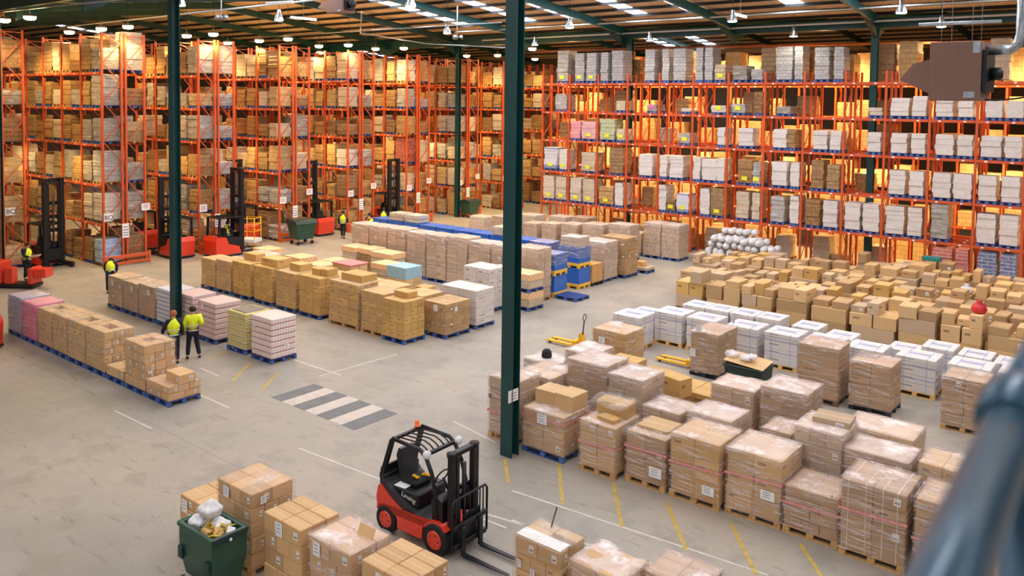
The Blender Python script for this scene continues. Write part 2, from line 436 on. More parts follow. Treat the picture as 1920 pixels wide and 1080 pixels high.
# ------------------------------------------------------------------ setting
def zr(Y):                       # underside of the roof sheet
    k = (Y-15.8) % 30.2
    return 13.75+.107*min(k, 30.2-k)
m = MB(); m.add([(-92, -16, 0), (14, -16, 0), (14, 78, 0), (-92, 78, 0), (-92, -16, -.2), (14, -16, -.2), (14, 78, -.2), (-92, 78, -.2)],
      [(0, 1, 2, 3), (4, 7, 6, 5), (0, 4, 5, 1), (1, 5, 6, 2), (2, 6, 7, 3), (3, 7, 4, 0)])
struct(m.build('floor', M['floor']))
m = MB()
ys = [-14.4, .7, 15.8, 30.9, 46, 61.1, 76.2, 78]
for a, b in zip(ys, ys[1:]):
    pts = [(-92, a, zr(a)), (14, a, zr(a)), (14, b, zr(b)), (-92, b, zr(b))]
    m.add(pts+[(p[0], p[1], p[2]+.08) for p in pts], [(3, 2, 1, 0), (4, 5, 6, 7), (0, 1, 5, 4), (1, 2, 6, 5), (2, 3, 7, 6), (3, 0, 4, 7)])
struct(m.build('ceiling', M['roof']))
struct(MB().box(-92.2, -16, 0, -92, 78, 15.6).build('wall_left', M['wallm']))
struct(MB().box(-92, 78, 0, 14, 78.2, 15.6).build('wall_back', M['wallm']))
struct(MB().box(14, 24, 0, 14.2, 78, 15.6).build('wall_right', M['wallm']))

def sheet_bar(name, x0, x1, ya, yb, drop, th, mat):  # a member that follows the roof slope from ya to yb
    m = MB(); a = zr(ya)-drop; b = zr(yb)-drop
    m.add([(x0, ya, a-th), (x1, ya, a-th), (x1, yb, b-th), (x0, yb, b-th), (x0, ya, a), (x1, ya, a), (x1, yb, b), (x0, yb, b)],
          [(0, 3, 2, 1), (4, 5, 6, 7), (0, 1, 5, 4), (1, 2, 6, 5), (2, 3, 7, 6), (3, 0, 4, 7)])
    return struct(m.build(name, mat))
# purlins under the sheet, running along X
for i in range(-6, 44):
    Y = 1.6+i*1.65
    if -12 < Y < 75:
        struct(MB().box(-91, Y-.04, zr(Y)-.17, 13, Y+.04, zr(Y)-.015).build('roof_beam_purlin', M['purlin']))
FX = [-43.2-7.5*4, -43.2-7.5*3, -43.2-15, -43.2-7.5, -43.2, -36.2, -28.3, -20.9, -13.0, -5.5, 2.0, 9.5]
for X in FX:
    for ya, yb in ((-14.3, .7), (.7, 15.8), (15.8, 30.9), (30.9, 46), (46, 61.1), (61.1, 76.1)):
        if ya < 10 and X < -36: continue
        m = MB(); w = .1
        def sec(Y, th, wd):
            t = zr(Y)-.18
            return [(X-wd, Y, t-th), (X+wd, Y, t-th), (X+wd, Y, t), (X-wd, Y, t)]
        q = sec(ya, .42, w)+sec(yb, .42, w)
        m.add(q, [(0, 1, 2, 3), (7, 6, 5, 4), (0, 4, 5, 1), (1, 5, 6, 2), (2, 6, 7, 3), (3, 7, 4, 0)])
        struct(m.build('roof_beam_rafter', M['teal'] if -40 < X < 0 and 15 < ya < 46 else M['green']))  # rafters near the skylights: brighter teal, daylight painted into the colour
        for Yv in (ya, yb):
            if Yv in (15.8, 46):       # haunch bracket at the valley
                d = 1 if Yv == ya else -1
                h = MB(); t = zr(Yv)-.7
                h.add([(X-.07, Yv, t-.72), (X+.07, Yv, t-.72), (X+.07, Yv+d*2.2, t+.24), (X-.07, Yv+d*2.2, t+.24), (X-.07, Yv, t), (X+.07, Yv, t)],
                      [(0, 1, 2, 3), (0, 3, 4), (1, 5, 2), (3, 2, 5, 4), (0, 4, 5, 1)])
                struct(h.build('roof_beam_haunch', M['green']))
for Y in (15.8, 46):
    struct(MB().box(-91, Y-.12, 12.9, 13, Y+.12, 13.42).build('roof_beam_valley', M['green']))
# skylight strips (translucent roof lights) between the frames
def skylight(X, ya, yb, w=.95):
    m = MB(); a, b = zr(ya)-.012, zr(yb)-.012
    m.add([(X-w/2, ya, a), (X+w/2, ya, a), (X+w/2, yb, b), (X-w/2, yb, b), (X-w/2, ya, a+.008), (X+w/2, ya, a+.008), (X+w/2, yb, b+.008), (X-w/2, yb, b+.008)],
          [(3, 2, 1, 0), (4, 5, 6, 7), (0, 1, 5, 4), (1, 2, 6, 5), (2, 3, 7, 6), (3, 0, 4, 7)])
    struct(m.build('window_skylight', M['skylight']))
for X in (-33.6, -30.0, -25.4, -21.9, -16.2, -11.0, -5.6, .0, 5.8):  # the strips seen, then more to the right added for their light
    skylight(X, 17.6, 30.0); skylight(X, 31.8, 43.2)
for X in (-24.4, -16.9, -9.3, -1.7, 5.8):
    skylight(X, 2, 13.8); skylight(X, -11, -1)
skylight(-39.2, 22, 30); skylight(-39.2, 31.8, 43.2)
for X in (-38.6, -34.5): skylight(X, 63, 72.5)
skylight(-79.5, 32, 36.5); skylight(-77, 36, 40); skylight(-78.5, 66, 72)

def column(name, X, Y, z1, size=.32, m_=None):
    m = MB(); h = size/2; t = .03; h2 = size*.42
    prof = [(-h, -h2), (h, -h2), (h, -h2+t), (.02, -h2+t), (.02, h2-t), (h, h2-t), (h, h2), (-h, h2), (-h, h2-t), (-.02, h2-t), (-.02, -h2+t), (-h, -h2+t)]
    n = len(prof)
    vs = [(X+a, Y+b, 0) for a, b in prof]+[(X+a, Y+b, z1) for a, b in prof]
    m.add(vs, [tuple(range(n-1, -1, -1)), tuple(range(n, 2*n))]+[(i, (i+1) % n, n+(i+1) % n, n+i) for i in range(n)])
    return struct(m.build(name, m_ or M['green']))
column('column_steel', -12.84, 15.8, 13.0, .36)
column('column_steel', -28.85, 15.8, 13.0, .34)
column('column_steel', -45.7, 15.8, 13.0, .34)
column('column_steel', -27.9, 46.0, 13.0, .34)
column('column_steel', -13.05, 46.0, 13.0, .34)
column('column_steel', -43.0, 46.2, 13.0, .34)
struct(MB().tube([(-44.9, 15.5, .0), (-44.9, 15.5, 12.2), (-44.7, 15.5, 12.5), (-43.9, 15.5, 12.75)], .1, 10).build('trim_downpipe', M['downpipe']))

# overhead pipes
def pipe(pts, r, mat='pipe_white'): return struct(MB().tube(pts, r, 8).build('trim_overhead_pipe', M[mat]))
pipe([(-40, 45.5, 13.22), (12, 45.5, 13.22)], .055)
pipe([(-40, 42.6, 13.60), (12, 42.6, 13.60)], .05)
a = onY(338, 27, 22.5); pipe([(a.x-14, 22.5, a.z), (a.x+14, 22.5, a.z)], .045)
pipe([onY(480, 70, 33.0), onY(940, 42, 33.0)], .035, 'galv')
pipe([P(678, 22, 13.6), P(676, 62, 12.9), P(800, 82, 12.9), P(960, 90, 12.4)], .04, 'galv')
pipe([P(0, 22, 12.6), P(236, -2, 12.6)], .04, 'galv')
pipe([P(1000, 97, 12.35), P(1250, 90, 12.35), P(1920, 76, 12.35)], .07, 'downpipe')

# floor markings
def fline(name, a, b, w, mat, z=.004):
    a, b = Vector((a[0], a[1], 0)), Vector((b[0], b[1], 0)); t = (b-a).normalized(); n = Vector((-t.y, t.x, 0))*w/2
    m = MB(); up = Vector((0, 0, z)); q = [a-n, b-n, b+n, a+n]
    m.add([p+Vector((0, 0, .0005)) for p in q]+[p+up for p in q], [(4, 5, 6, 7), (0, 1, 5, 4), (1, 2, 6, 5), (2, 3, 7, 6), (3, 0, 4, 7)])
    return struct(m.build(name, M[mat]))
Z0, Z1 = 14.28, 15.84
fline('floor_marking_crossing', (-20.75, 15.06), (-16.95, 15.06), 1.56, 'zebra_light', .003)
for px0, px1 in ((-20.72, -20.17), (-19.65, -19.1), (-18.58, -18.03), (-17.5, -16.95)):
    fline('floor_marking_bar', ((px0+px1)/2, Z0), ((px0+px1)/2, Z1), px1-px0, 'zebra_dark', .006)
for a, b in (((1048, 870), (1055, 946)), ((1150, 905), (1166, 988)), ((1250, 943), (1287, 1032)), ((1370, 980), (1418, 1078)), ((1500, 1020), (1540, 1080)), ((947, 860), (953, 905)), ((489, 732), (524, 698)), ((435, 715), (470, 680)), ((385, 676), (424, 660))):
    fline('floor_marking_bay_line', P(*a), P(*b), .085, 'line_yellow')
for a, b in (((215, 770), (285, 804)), ((375, 740), (430, 765)), ((960, 920), (1440, 1078)), ((960, 975), (1000, 990)), ((900, 960), (1300, 1080)), ((552, 675), (640, 704)), ((600, 705), (745, 664)), ((375, 690), (410, 705)), ((850, 790), (930, 830)), ((560, 840), (950, 990))):
    fline('floor_marking_worn_line', P(*a), P(*b), .05, 'line_white', .002)
for a, b in (((-40, 11.0), (-14, 11.0)), ((-20.5, 24), (-20.5, 44)), ((-36.5, 12), (-36.5, 30))):
    fline('floor_marking_joint', a, b, .022, 'joint', .002)

# ------------------------------------------------------------------ pallets and loads
_pm = {}
def pallet_mesh(dx, dy, kind):
    k = (round(dx, 2), round(dy, 2), kind)
    if k in _pm: return _pm[k]
    mats = {'blue': ['blue_wood', 'blue_end'], 'wood': ['wood', 'wood'], 'dark': ['wood_dark', 'wood_dark'], 'pale': ['wood_pale', 'wood_pale'], 'black': ['black_pl', 'black_pl']}[kind]
    m = MB(); x, y = dx/2, dy/2
    for j in range(3):
        yy = (-y+.05, 0, y-.05)[j]
        m.box(-x, yy-.05, 0, x, yy+.05, .022)
        for xx in (-x+.07, 0, x-.07): m.box(xx-.069, yy-.0495, .022, xx+.069, yy+.0495, .112, 1)
    for xx in (-x+.07, 0, x-.07): m.box(xx-.06, -y, .112, xx+.06, y, .13)
    n = max(4, int(dy/.17)); w = dy/n
    for j in range(n): m.box(-x, -y+j*w+.012, .13, x, -y+(j+1)*w-.012, .15)
    _pm[k] = m.mesh('pallet', [M[q] for q in mats]); return _pm[k]
_cm = {}
def carton_mesh(a, b, c, mat):
    k = (round(a, 3), round(b, 3), round(c, 3), mat)
    if k not in _cm: _cm[k] = MB().cbox(-a/2, -b/2, 0, a/2, b/2, c, min(.012, c*.06)).mesh('carton', M[mat])
    return _cm[k]

def film_shell(parent, x0, y0, x1, y1, z0, z1, mat='film', name='stretch_film', seed=0, jit=.012, drape=None, cut=6):
    bm = bmesh.new(); bmesh.ops.create_cube(bm, size=1)
    bmesh.ops.delete(bm, geom=[f for f in bm.faces if f.normal.z < -.5], context='FACES')
    bmesh.ops.subdivide_edges(bm, edges=bm.edges[:], cuts=cut, use_grid_fill=True)
    r = random.Random(seed)
    for v in bm.verts:
        u = v.co+Vector((.5, .5, .5))
        top = u.z > .99
        v.co = Vector((x0+(x1-x0)*u.x, y0+(y1-y0)*u.y, z0+(z1-z0)*u.z))
        q = Vector((r.uniform(-1, 1), r.uniform(-1, 1), r.uniform(-1, 1)))*jit
        if u.z > .9:
            cx, cy = abs(u.x-.5)*2, abs(u.y-.5)*2
            v.co.z -= .01*max(cx, cy)**6
        v.co += q
        if drape: v.co.z += drape*math.sin(u.x*7+seed)*math.cos(u.y*6+seed)*(u.z**3)
    for f in bm.faces: f.smooth = True
    me = D.meshes.new(name); bm.to_mesh(me); bm.free(); me.materials.append(M[mat])
    return link(name, me, parent)

def note(parent, face, u, z, w, h, x0, y0, x1, y1, mat='paper', name='paper_label', off=.012, text=True):
    """a sheet of paper taped on the -Y ('f') or +X ('r') side of a load"""
    if face == 'f':
        cx = x0+(x1-x0)*u; a, b = (cx-w/2, y0-off-.002, z-h/2, cx+w/2, y0-off, z+h/2), None
    else:
        cy = y0+(y1-y0)*u; a = (x1+off, cy-w/2, z-h/2, x1+off+.002, cy+w/2, z+h/2)
    m = MB().box(*a)
    o = m.build(name, M[mat], parent)
    if text:
        k = MB()
        if face == 'f':
            for q in (.2, .45, .7): k.box(cx-w*.32, y0-off-.004, z+h*(.5-q)-.008, cx+w*.2, y0-off-.0021, z+h*(.5-q)+.008)
        else:
            for q in (.2, .45, .7): k.box(x1+off+.0021, cy-w*.32, z+h*(.5-q)-.008, x1+off+.004, cy+w*.2, z+h*(.5-q)+.008)
        k.build('print', M['grey_ink'], o)
    return o
def band(parent, x0, y0, x1, y1, z, h=.05, mat='pink_tape', name='tape_band', off=.016, tilt=0):
    m = MB(); x0 -= off; y0 -= off; x1 += off; y1 += off
    c = [(x0, y0), (x1, y0), (x1, y1), (x0, y1)]; dz = [0, tilt, tilt*.3, tilt*.6]
    m.add([(p[0], p[1], z+d-h/2) for p, d in zip(c, dz)]+[(p[0], p[1], z+d+h/2) for p, d in zip(c, dz)], [(i, (i+1) % 4, 4+(i+1) % 4, 4+i) for i in range(4)])
    return m.build(name, M[mat], parent)
def vstrap(parent, x0, y0, x1, y1, z0, z1, u, axis='x', mat='blue_strap', w=.014, off=.012):
    m = MB()
    if axis == 'x':   # strap over the load lying in the yz plane at x=u
        X = x0+(x1-x0)*u; pts = [(X, y0-off, z0), (X, y0-off, z1+off), (X, y1+off, z1+off), (X, y1+off, z0)]
        up = (1, 0, 0)
    else:
        Y = y0+(y1-y0)*u; pts = [(x0-off, Y, z0), (x0-off, Y, z1+off), (x1+off, Y, z1+off), (x1+off, Y, z0)]
        up = (0, 1, 0)
    vs = []; upv = Vector(up)*w/2
    for p in pts: vs += [Vector(p)-upv, Vector(p)+upv]
    m.add(vs, [(0, 1, 3, 2), (2, 3, 5, 4), (4, 5, 7, 6)])
    return m.build('strap', M[mat], parent)

def load(name, label, cat, group, X1, Y0, dx, dy, H, mat='card', nx=3, ny=2, nl=5, pallet='blue', film=None, rz=0, seed=0, top=(), jit=.012, notes=(), bands=(), style='cartons', overhang=0, drape=None, skip=(), film_top=True, z=0, straps=()):
    """One palletised load: pallet, cartons (or trays / wrapped layers), film, labels. X1,Y0: its corner nearest the camera."""
    r = random.Random(seed*13+5)
    root = thing(name, label, cat, (X1-dx/2, Y0+dy/2, z), rz, group)
    zp = 0.0
    if pallet:
        link('pallet', pallet_mesh(dx, dy, pallet), root); zp = .151
    gx, gy = dx-.03+overhang, dy-.03+overhang
    x0, y0, x1, y1 = -gx/2, -gy/2, gx/2, gy/2
    if style == 'cartons':
        ch = (H-zp)/nl; zz = zp
        for k in range(nl):
            a, b = (nx, ny) if k % 2 == 0 or nx == ny else (ny, nx)
            if abs(gx/a-gy/b) > .5: a, b = nx, ny
            w, d = gx/a, gy/b
            ox, oy = r.uniform(-jit, jit), r.uniform(-jit, jit)
            for i in range(a):
                for j in range(b):
                    if 0 < i < a-1 and 0 < j < b-1 and k < nl-1: continue
                    if k == nl-1 and (i, j) in skip: continue
                    o = link('carton', carton_mesh(w-.008, d-.008, ch-.003, mat), root, (x0+w*(i+.5)+ox+r.uniform(-jit, jit)*.4, y0+d*(j+.5)+oy+r.uniform(-jit, jit)*.4, zz))
                    o.rotation_euler.z = r.uniform(-1, 1)*jit*.9
            zz += ch
    elif style == 'trays':
        ch = (H-zp)/nl
        for k in range(nl):
            ox, oy = r.uniform(-jit, jit), r.uniform(-jit, jit)
            link('tray', D.meshes.get(f'tray_{mat}_{gx:.2f}_{ch:.3f}') or _named(MB().cbox(x0, y0, 0, x1, y1, ch-.012, .02).mesh('tray', M[mat]), f'tray_{mat}_{gx:.2f}_{ch:.3f}'), root, (ox, oy, zp+k*ch))
    elif style == 'block':
        block(root, gx, gy, zp, H, nl, mat, seed, jit)
    for t in top:                              # loose cartons on top: (x, y, w, d, h, mat, rz[, dz])
        tx, ty, w, d, h, mm, a = t[:7]
        o = link('carton', carton_mesh(w, d, h, mm), root, (tx, ty, H+.002+(t[7] if len(t) > 7 else 0))); o.rotation_euler.z = a
    if film:
        film_shell(root, x0-.024, y0-.024, x1+.024, y1+.024, .13 if pallet else .01, H+.03, film, seed=seed, drape=drape)
    for q in notes: note(root, *q[:5], x0, y0, x1, y1, *(q[5:]), off=.04 if film else .014)
    for q in bands: band(root, x0, y0, x1, y1, *q[:1], off=.038 if film else .016, **(q[1] if len(q) > 1 else {}))
    for q in straps: vstrap(root, x0, y0, x1, y1, zp, H, *q)
    return root
def _named(me, n): me.name = n; return me
def block(root, gx, gy, z0, H, nl, mat, seed, jit=.012, name='carton_block'):
    """a block of packed layers, each layer slightly shifted: one closed surface"""
    r = random.Random(seed); vs = []; fs = []; ch = (H-z0)/nl
    for k in range(nl):
        ox, oy = r.uniform(-jit, jit), r.uniform(-jit, jit); b = r.uniform(-jit, jit)
        for zz, ins in ((z0+k*ch, .012), (z0+k*ch+.012, 0), (z0+(k+1)*ch-.012, 0), (z0+(k+1)*ch, .012)):
            hx, hy = gx/2-ins+b, gy/2-ins+b
            vs += [(ox-hx, oy-hy, zz), (ox+hx, oy-hy, zz), (ox+hx, oy+hy, zz), (ox-hx, oy+hy, zz)]
    n = nl*4
    for k in range(n-1):
        for i in range(4): fs.append((k*4+i, k*4+(i+1) % 4, k*4+4+(i+1) % 4, k*4+4+i))
    fs += [(3, 2, 1, 0), tuple((n-1)*4+i for i in range(4))]
    m = MB().add(vs, fs)
    return m.build(name, M[mat], root)

FP = 'pallet loads on the open floor'
# ---- left front row
YL = 11.88
g = 'long row of pallet loads at the left'
def X_(px, py): return P(px, py).x
load('carton_pallet_load', 'low blue-pallet load of brown cartons at the near end of the left row', 'pallet load', g, -22.16, YL, 1.3, 1.0, .56, 'card_label', 3, 2, 2, seed=1, film='film_thin', top=((.05, .12, .42, .5, .26, 'card_label', .03), (.46, .1, .36, .52, .27, 'card_label', -.02)))
load('carton_pallet_load', 'tall stack of brown cartons with white tape, second from near end of left row', 'pallet load', g, -23.5, YL, 1.25, 1.0, 1.5, 'card_label', 3, 3, 5, seed=2, film='film_thin', notes=(('r', .15, .7, .13, .09), ('f', .3, 1.3, .1, .08)), skip=((1, 1),))
load('carton_pallet_load', 'blue pallet with one low layer of cartons between taller stacks, left row', 'pallet load', g, -24.82, YL, 1.15, 1.0, .45, 'card', 3, 2, 1, seed=3)
lb = ['nearest of the four tall brown carton stacks in the left row', 'second from the near end of the four tall brown stacks, left row', 'third of the four tall brown stacks, left row', 'brown carton stack next to the pink wrapped load, left row']
for i, X1 in enumerate((-26.05, -27.45, -28.75, -29.95)):
    load('carton_pallet_load', lb[i], 'pallet load', g, X1, YL, (1.35, 1.27, 1.17, 1.17)[i], 1.0, 1.42-.01*i, 'card', 4, 3, 5, seed=4+i, film='film_thin', skip=((1, 1), (2, 1)) if i in (0, 1, 3) else ())
load('pink_pallet_load', 'bright pink wrapped pallet load in the left row', 'pallet load', g, -31.25, YL, 1.18, 1.0, 1.42, 'pinkwrap', nl=4, style='block', seed=9, film='film')
load('grey_pallet_load', 'lilac grey wrapped pallet load at the far end of the left row', 'pallet load', g, -32.5, YL, 1.22, 1.0, 1.45, 'lilac', nl=6, style='block', seed=10, film='film')
# ---- second row behind the two people
YM = 16.08; g = 'row of pallet loads around the first green column'
load('carton_pallet_load', 'brown carton load with white labels, far left end of the middle row', 'pallet load', g, -33.66, YM, 1.25, 1.0, 1.35, 'card_grey', 3, 2, 5, seed=11, notes=(('f', .35, 1.1, .16, .2),))
load('carton_pallet_load', 'brown carton load second from left in the middle row', 'pallet load', g, -32.36, YM, 1.22, 1.0, 1.33, 'card_grey', 3, 2, 5, seed=12, film='film_thin', notes=(('f', .7, 1.1, .16, .2),))
load('carton_pallet_load', 'brown carton load with a paper label left of the white-blue trays', 'pallet load', g, -31.05, YM, 1.22, 1.0, 1.38, 'card_grey', 3, 2, 5, seed=13, film='film_thin', notes=(('f', .72, 1.15, .2, .2),))
load('tray_pallet_load', 'white and blue tray load left of the green column', 'pallet load', g, -29.72, YM, 1.15, 1.0, 1.45, 'tray_blue', nl=8, style='trays', seed=14)
load('tray_pallet_load', 'pink tray load directly right of the green column', 'pallet load', g, -28.2, YM, 1.2, 1.0, 1.5, 'tray_pink', nl=8, style='trays', seed=15)
load('tray_pallet_load', 'pale pink tray load beside the man in the yellow jacket', 'pallet load', g, -26.65, YM, 1.25, 1.05, 1.46, 'tray_pink', nl=7, style='trays', seed=16, notes=(('f', .3, 1.25, .16, .18),))
t = load('can_pallet_load', 'yellow-green can load with dark open can tops', 'pallet load', g, -24.8, YM, 1.15, 1.05, 1.42, 'tray_yel', nl=6, style='trays', seed=17, jit=.02)
MB().cbox(-.42, -.4, 1.41, .42, .4, 1.43, .006).build('can_tops', M['can_top'], t)
load('tray_pallet_load', 'white tray load with red edges at the near end of the middle row', 'pallet load', g, -23.27, YM, 1.2, 1.0, 1.5, 'tray_red', nl=7, style='trays', seed=18, notes=(('f', .15, 1.2, .16, .2), ('r', .6, .5, .16, .14)))
# ---- central block, front row
YC = 20.62; g = 'front row of the central block of carton loads'
row = [(-34.2, 1.2, 1.42, 'card_plain', (), 'slim far-left stack of the central front row', 'blue'),
       (-32.95, 1.2, 1.5, 'card_plain', (), 'second from left in the central front row, flat topped', 'blue'),
       (-31.45, 1.35, 1.6, 'card_gold', ((-.1, .25, .9, .5, .3, 'card_gold', 0),), 'third from left in the central front row, one layer extra at back', 'blue'),
       (-29.83, 1.35, 1.62, 'card_gold', ((.05, .15, 1.1, .75, .32, 'card_gold', .03),), 'fourth from left in the central front row, wide carton on top', 'blue'),
       (-28.22, 1.35, 1.62, 'card_gold', ((.1, .2, .8, .6, .3, 'card_gold', -.05),), 'fifth from left in the central front row, box on its top', 'blue'),
       (-26.6, 1.4, 1.66, 'card_gold', ((-.1, .2, .55, .6, .25, 'card_gold', 0), (.4, .2, .4, .55, .28, 'card_gold', .05)), 'sixth from left in the central front row, two boxes on top', 'blue'),
       (-24.29, 1.75, 1.75, 'card_gold', ((.1, .2, 1.2, .8, .28, 'card_gold', .02),), 'widest golden carton stack of the central front row, wooden pallet', 'wood'),
       (-22.83, 1.3, 1.62, 'card_gold', (), 'golden carton stack on wooden pallet behind the corner stack', 'wood'),
       (-21.62, 1.2, 1.55, 'card_gold', ((-.1, .2, .75, .5, .22, 'card_gold', -.03),), 'golden carton stack with blue pallet at the central block corner', 'blue')]
for i, (X1, dx, H, mt, tp, lb, pl) in enumerate(row):
    load('carton_pallet_load', 'golden brown cartons, '+lb if 'golden' not in lb else lb, 'pallet load', g, X1, YC-.1*(i > 7), dx, 1.05, H, mt, 3, 3, 5, pallet=pl, seed=30+i, top=tp, film='film_thin' if i in (1, 4, 6, 7) else None, jit=.02 if i == 6 else .012,
         notes=(('r', .85, 1.35, .1, .1, 'hivis_o'),) if i == 8 else ())
g = 'right end of the central block'
load('carton_pallet_load', 'brown load of flat cartons with dark prints right of the corner stack', 'pallet load', g, -20.98, 22.0, 1.2, 1.35, 1.3, 'card_brown', 4, 3, 8, seed=41, notes=(('f', .55, 1.1, .2, .24), ('r', .4, 1.05, .16, .16)))
load('white_pallet_load', 'white cardboard-sided load behind the dark-printed cartons', 'pallet load', g, -21.05, 23.75, 1.9, 1.1, 1.5, 'white_card', 2, 1, 6, seed=42, film='film_thin')
load('carton_pallet_load', 'flat-topped brown load behind the corner stack of the central block', 'pallet load', g, -22.4, 22.2, 1.2, 1.2, 1.35, 'card_plain', 2, 2, 5, seed=43)
for i, (X1, H) in enumerate(((-24.0, 1.42), (-25.6, 1.4), (-27.2, 1.36), (-28.8, 1.3), (-30.4, 1.3))):
    load('carton_pallet_load', f'flat-topped carton load in the second central row, {ORD[i]} from its near end', 'pallet load', 'second row of the central block', X1, 22.05, 1.5, 1.2, H, 'card_plain', 2, 2, 4, seed=44+i)
t = load('carton_pallet_load', 'carton load covered by a flat pink sheet in the central block', 'pallet load', g, -28.4, 23.7, 1.3, 1.0, 1.45, 'card_plain', 2, 2, 4, seed=50)
MB().cbox(-.66, -.5, 1.453, .66, .5, 1.52, .01).build('pink_sheet', M['pinktop'], t)
# lattice-lidded loads
def lattice(label, px, py, z, dx=1.2, dy=1.0, base=0.0, lidh=.26, mat='rl_pale', Y=None):
    p = onY(px, py, Y) if Y is not None else P(px, py, z)
    H = (p.z if Y is not None else z)-base
    root = thing('lattice_lid_load', label, 'pallet load', (p.x-dx/2, p.y+dy/2, base), 0, 'loads with wooden lattice lids')
    link('pallet', pallet_mesh(dx, dy, 'blue'), root)
    block(root, dx-.08, dy-.08, .151, H-lidh, max(2, int((H-lidh-.15)/.22)), mat, int(px))
    MB().cbox(-dx/2, -dy/2, H-lidh, dx/2, dy/2, H, .008).build('lattice_lid', M['lattice'], root)
    return root, p
lattice('lattice-lidded load nearest the yellow steps', 500, 470, 1.15, 1.2, 1.0)
lattice('lattice-lidded load second from the far left of the central block', 563, 485, 1.2, 1.2, 1.0)
lattice('lattice-lidded load right of the pink sheet load', 634, 493, 1.2, 1.25, 1.0)
lattice('lattice-lidded load half hidden between two others', 601, 500, 1.25, 1.2, 1.0)
lattice('lattice-lidded load with a white label at the far side of the central block', 667, 465, 1.2, 1.15, 1.0, Y=27.5)
lattice('lattice-lidded load right of the white-labelled lid', 697, 469, 1.15, .95, 1.0, mat='rl_tan', Y=27.5)
lattice('largest lattice-lidded load in front of the tall wrapped row', 733, 478, 1.15, 1.5, 1.0, Y=27.2)
lattice('lattice-lidded load behind the light blue box', 727, 498, 1.2, 1.2, 1.0)
for px, py, w in ((890, 529, 'left'), (992, 556, 'right')):
    p = P(992, 585)
    X1 = p.x-(1.28 if w == 'left' else 0)
    for k in (0, 1):
        root = thing('lattice_lid_load', f'{"upper" if k else "lower"} lattice-lidded load of the {w} two-high stack behind the big column', 'pallet load', (X1-.6, p.y+.5, .78*k), 0, 'two-high lattice-lidded stacks')
        link('pallet', pallet_mesh(1.2, 1.0, 'blue'), root); block(root, 1.14, .94, .151, .5, 2, 'rl_pale', 5+k)
        MB().cbox(-.6, -.5, .5, .6, .5, .778, .008).build('lattice_lid', M['lattice'], root)
load('carton_pallet_load', 'load topped by a light blue printed carton layer', 'pallet load', g, P(761, 503, 1.3).x, P(761, 503, 1.3).y, 1.3, 1.05, .75, 'card_plain', 2, 2, 3, seed=60, top=((0, 0, 1.26, 1.02, .53, 'ltblue', 0),))
t = load('white_pallet_load', 'white load with a round hole in its top before the tall wrapped row', 'pallet load', g, onY(918, 506, 26.0).x, 26.0, 1.5, 1.1, onY(918, 506, 26.0).z, 'white_card', 2, 2, 4, seed=61, film='film_thin')
load('carton_pallet_load', 'small brown carton standing by the light blue printed layer', 'carton', g, P(800, 540, .9).x, P(800, 540, .9).y, .7, .6, .9, 'card_orange', 1, 1, 2, seed=62)
load('white_pallet_load', 'cream wrapped load at the far left of the central block', 'pallet load', g, onY(490, 492, 22.0).x, 22.0, 1.5, 1.1, 1.6, 'rl_pale', nl=5, style='block', seed=63, film='film')
# ---- tall wrapped brown row
YD = 28.79; g = 'tall film-wrapped brown loads behind the central block'
for i in range(9):
    X1 = -21.93-1.4*i
    nm = 'nearest' if i == 0 else ORD[i]
    load('wrapped_pallet_load', f'tall film-wrapped brown load, {nm} {"" if i == 0 else "from near end "}of the row before the blue crates', 'pallet load', g, X1, YD, 1.33, 1.0, 2.3-.02*(i % 3)+(.05 if i in (0, 3) else 0), 'card_grey', 2, 2, 5, pallet='wood' if i == 0 else 'blue', seed=70+i, film='film', jit=.02)
# ---- blue crate stacks
def crate(label, X1, Y0, z, dx, dy, h, group, film=False, yellow_rim=False):
    root = thing('plastic_pallet_crate', label, 'crate', (X1-dx/2, Y0+dy/2, z), 0, group)
    m = MB(); x, y = dx/2, dy/2
    for xx in (-x+.08, 0, x-.08):
        for yy in (-y+.07, 0, y-.07): m.box(xx-.07, yy-.06, 0, xx+.07, yy+.06, .1)
    m.build('skid_feet', M['plyel'], root)
    MB().cbox(-x, -y, .1, x, y, .24, .01).build('skid', M['plyel'], root)
    MB().cbox(-x+.015, -y+.015, .24, x-.015, y-.015, h-.03, .012).build('body', M['plblue'], root)
    MB().cbox(-x, -y, h-.03, x, y, h, .006).build('lid', M['plyel'] if yellow_rim else M['plblue'], root)
    if film: film_shell(root, -x-.01, -y-.01, x+.01, y+.01, .5, h+.02, 'film', seed=3)
    return root
g = 'blue plastic crates with yellow skids'
for r_, (X1, Y0, n) in enumerate(((-21.9, 30.0, 11), (-22.05, 32.15, 11))):
    for i in range(n):
        if r_ == 0 and i > 6: continue
        xx = X1-1.28*i-(.55 if r_ == 1 and i else 0); w = 1.0 if i == 0 and r_ == 0 else 1.2
        where = f'{"front" if r_ == 0 else "rear"} blue crate row, {ORD[i]} stack from its near end'
        crate('lower blue crate, '+where, xx, Y0, 0, w, 1.0, .98, g)
        crate('upper blue crate, '+where, xx, Y0, .982, w, 1.0, .98 if r_ == 0 else 1.0, g, film=(i < 2))
        if r_ == 1 and i in (0, 3, 8, 9):
            load('white_carton_top', f'flat white carton block on the {ORD[i]} rear blue crate stack', 'carton block', 'white blocks on the blue crates', xx-.05, Y0+.05, w-.12, .88, .42, 'rl_pale', nl=2, style='block', pallet=None, seed=i, z=2.01, film='film_thick' if i == 0 else None)
load('wrapped_pallet_load', 'pinkish film-wrapped carton load behind the nearest blue crates', 'pallet load', 'wrapped loads by the blue crates', -22.0, 34.3, 1.5, 1.2, 1.95, 'card_grey', 3, 2, 6, seed=90, film='film_thick')
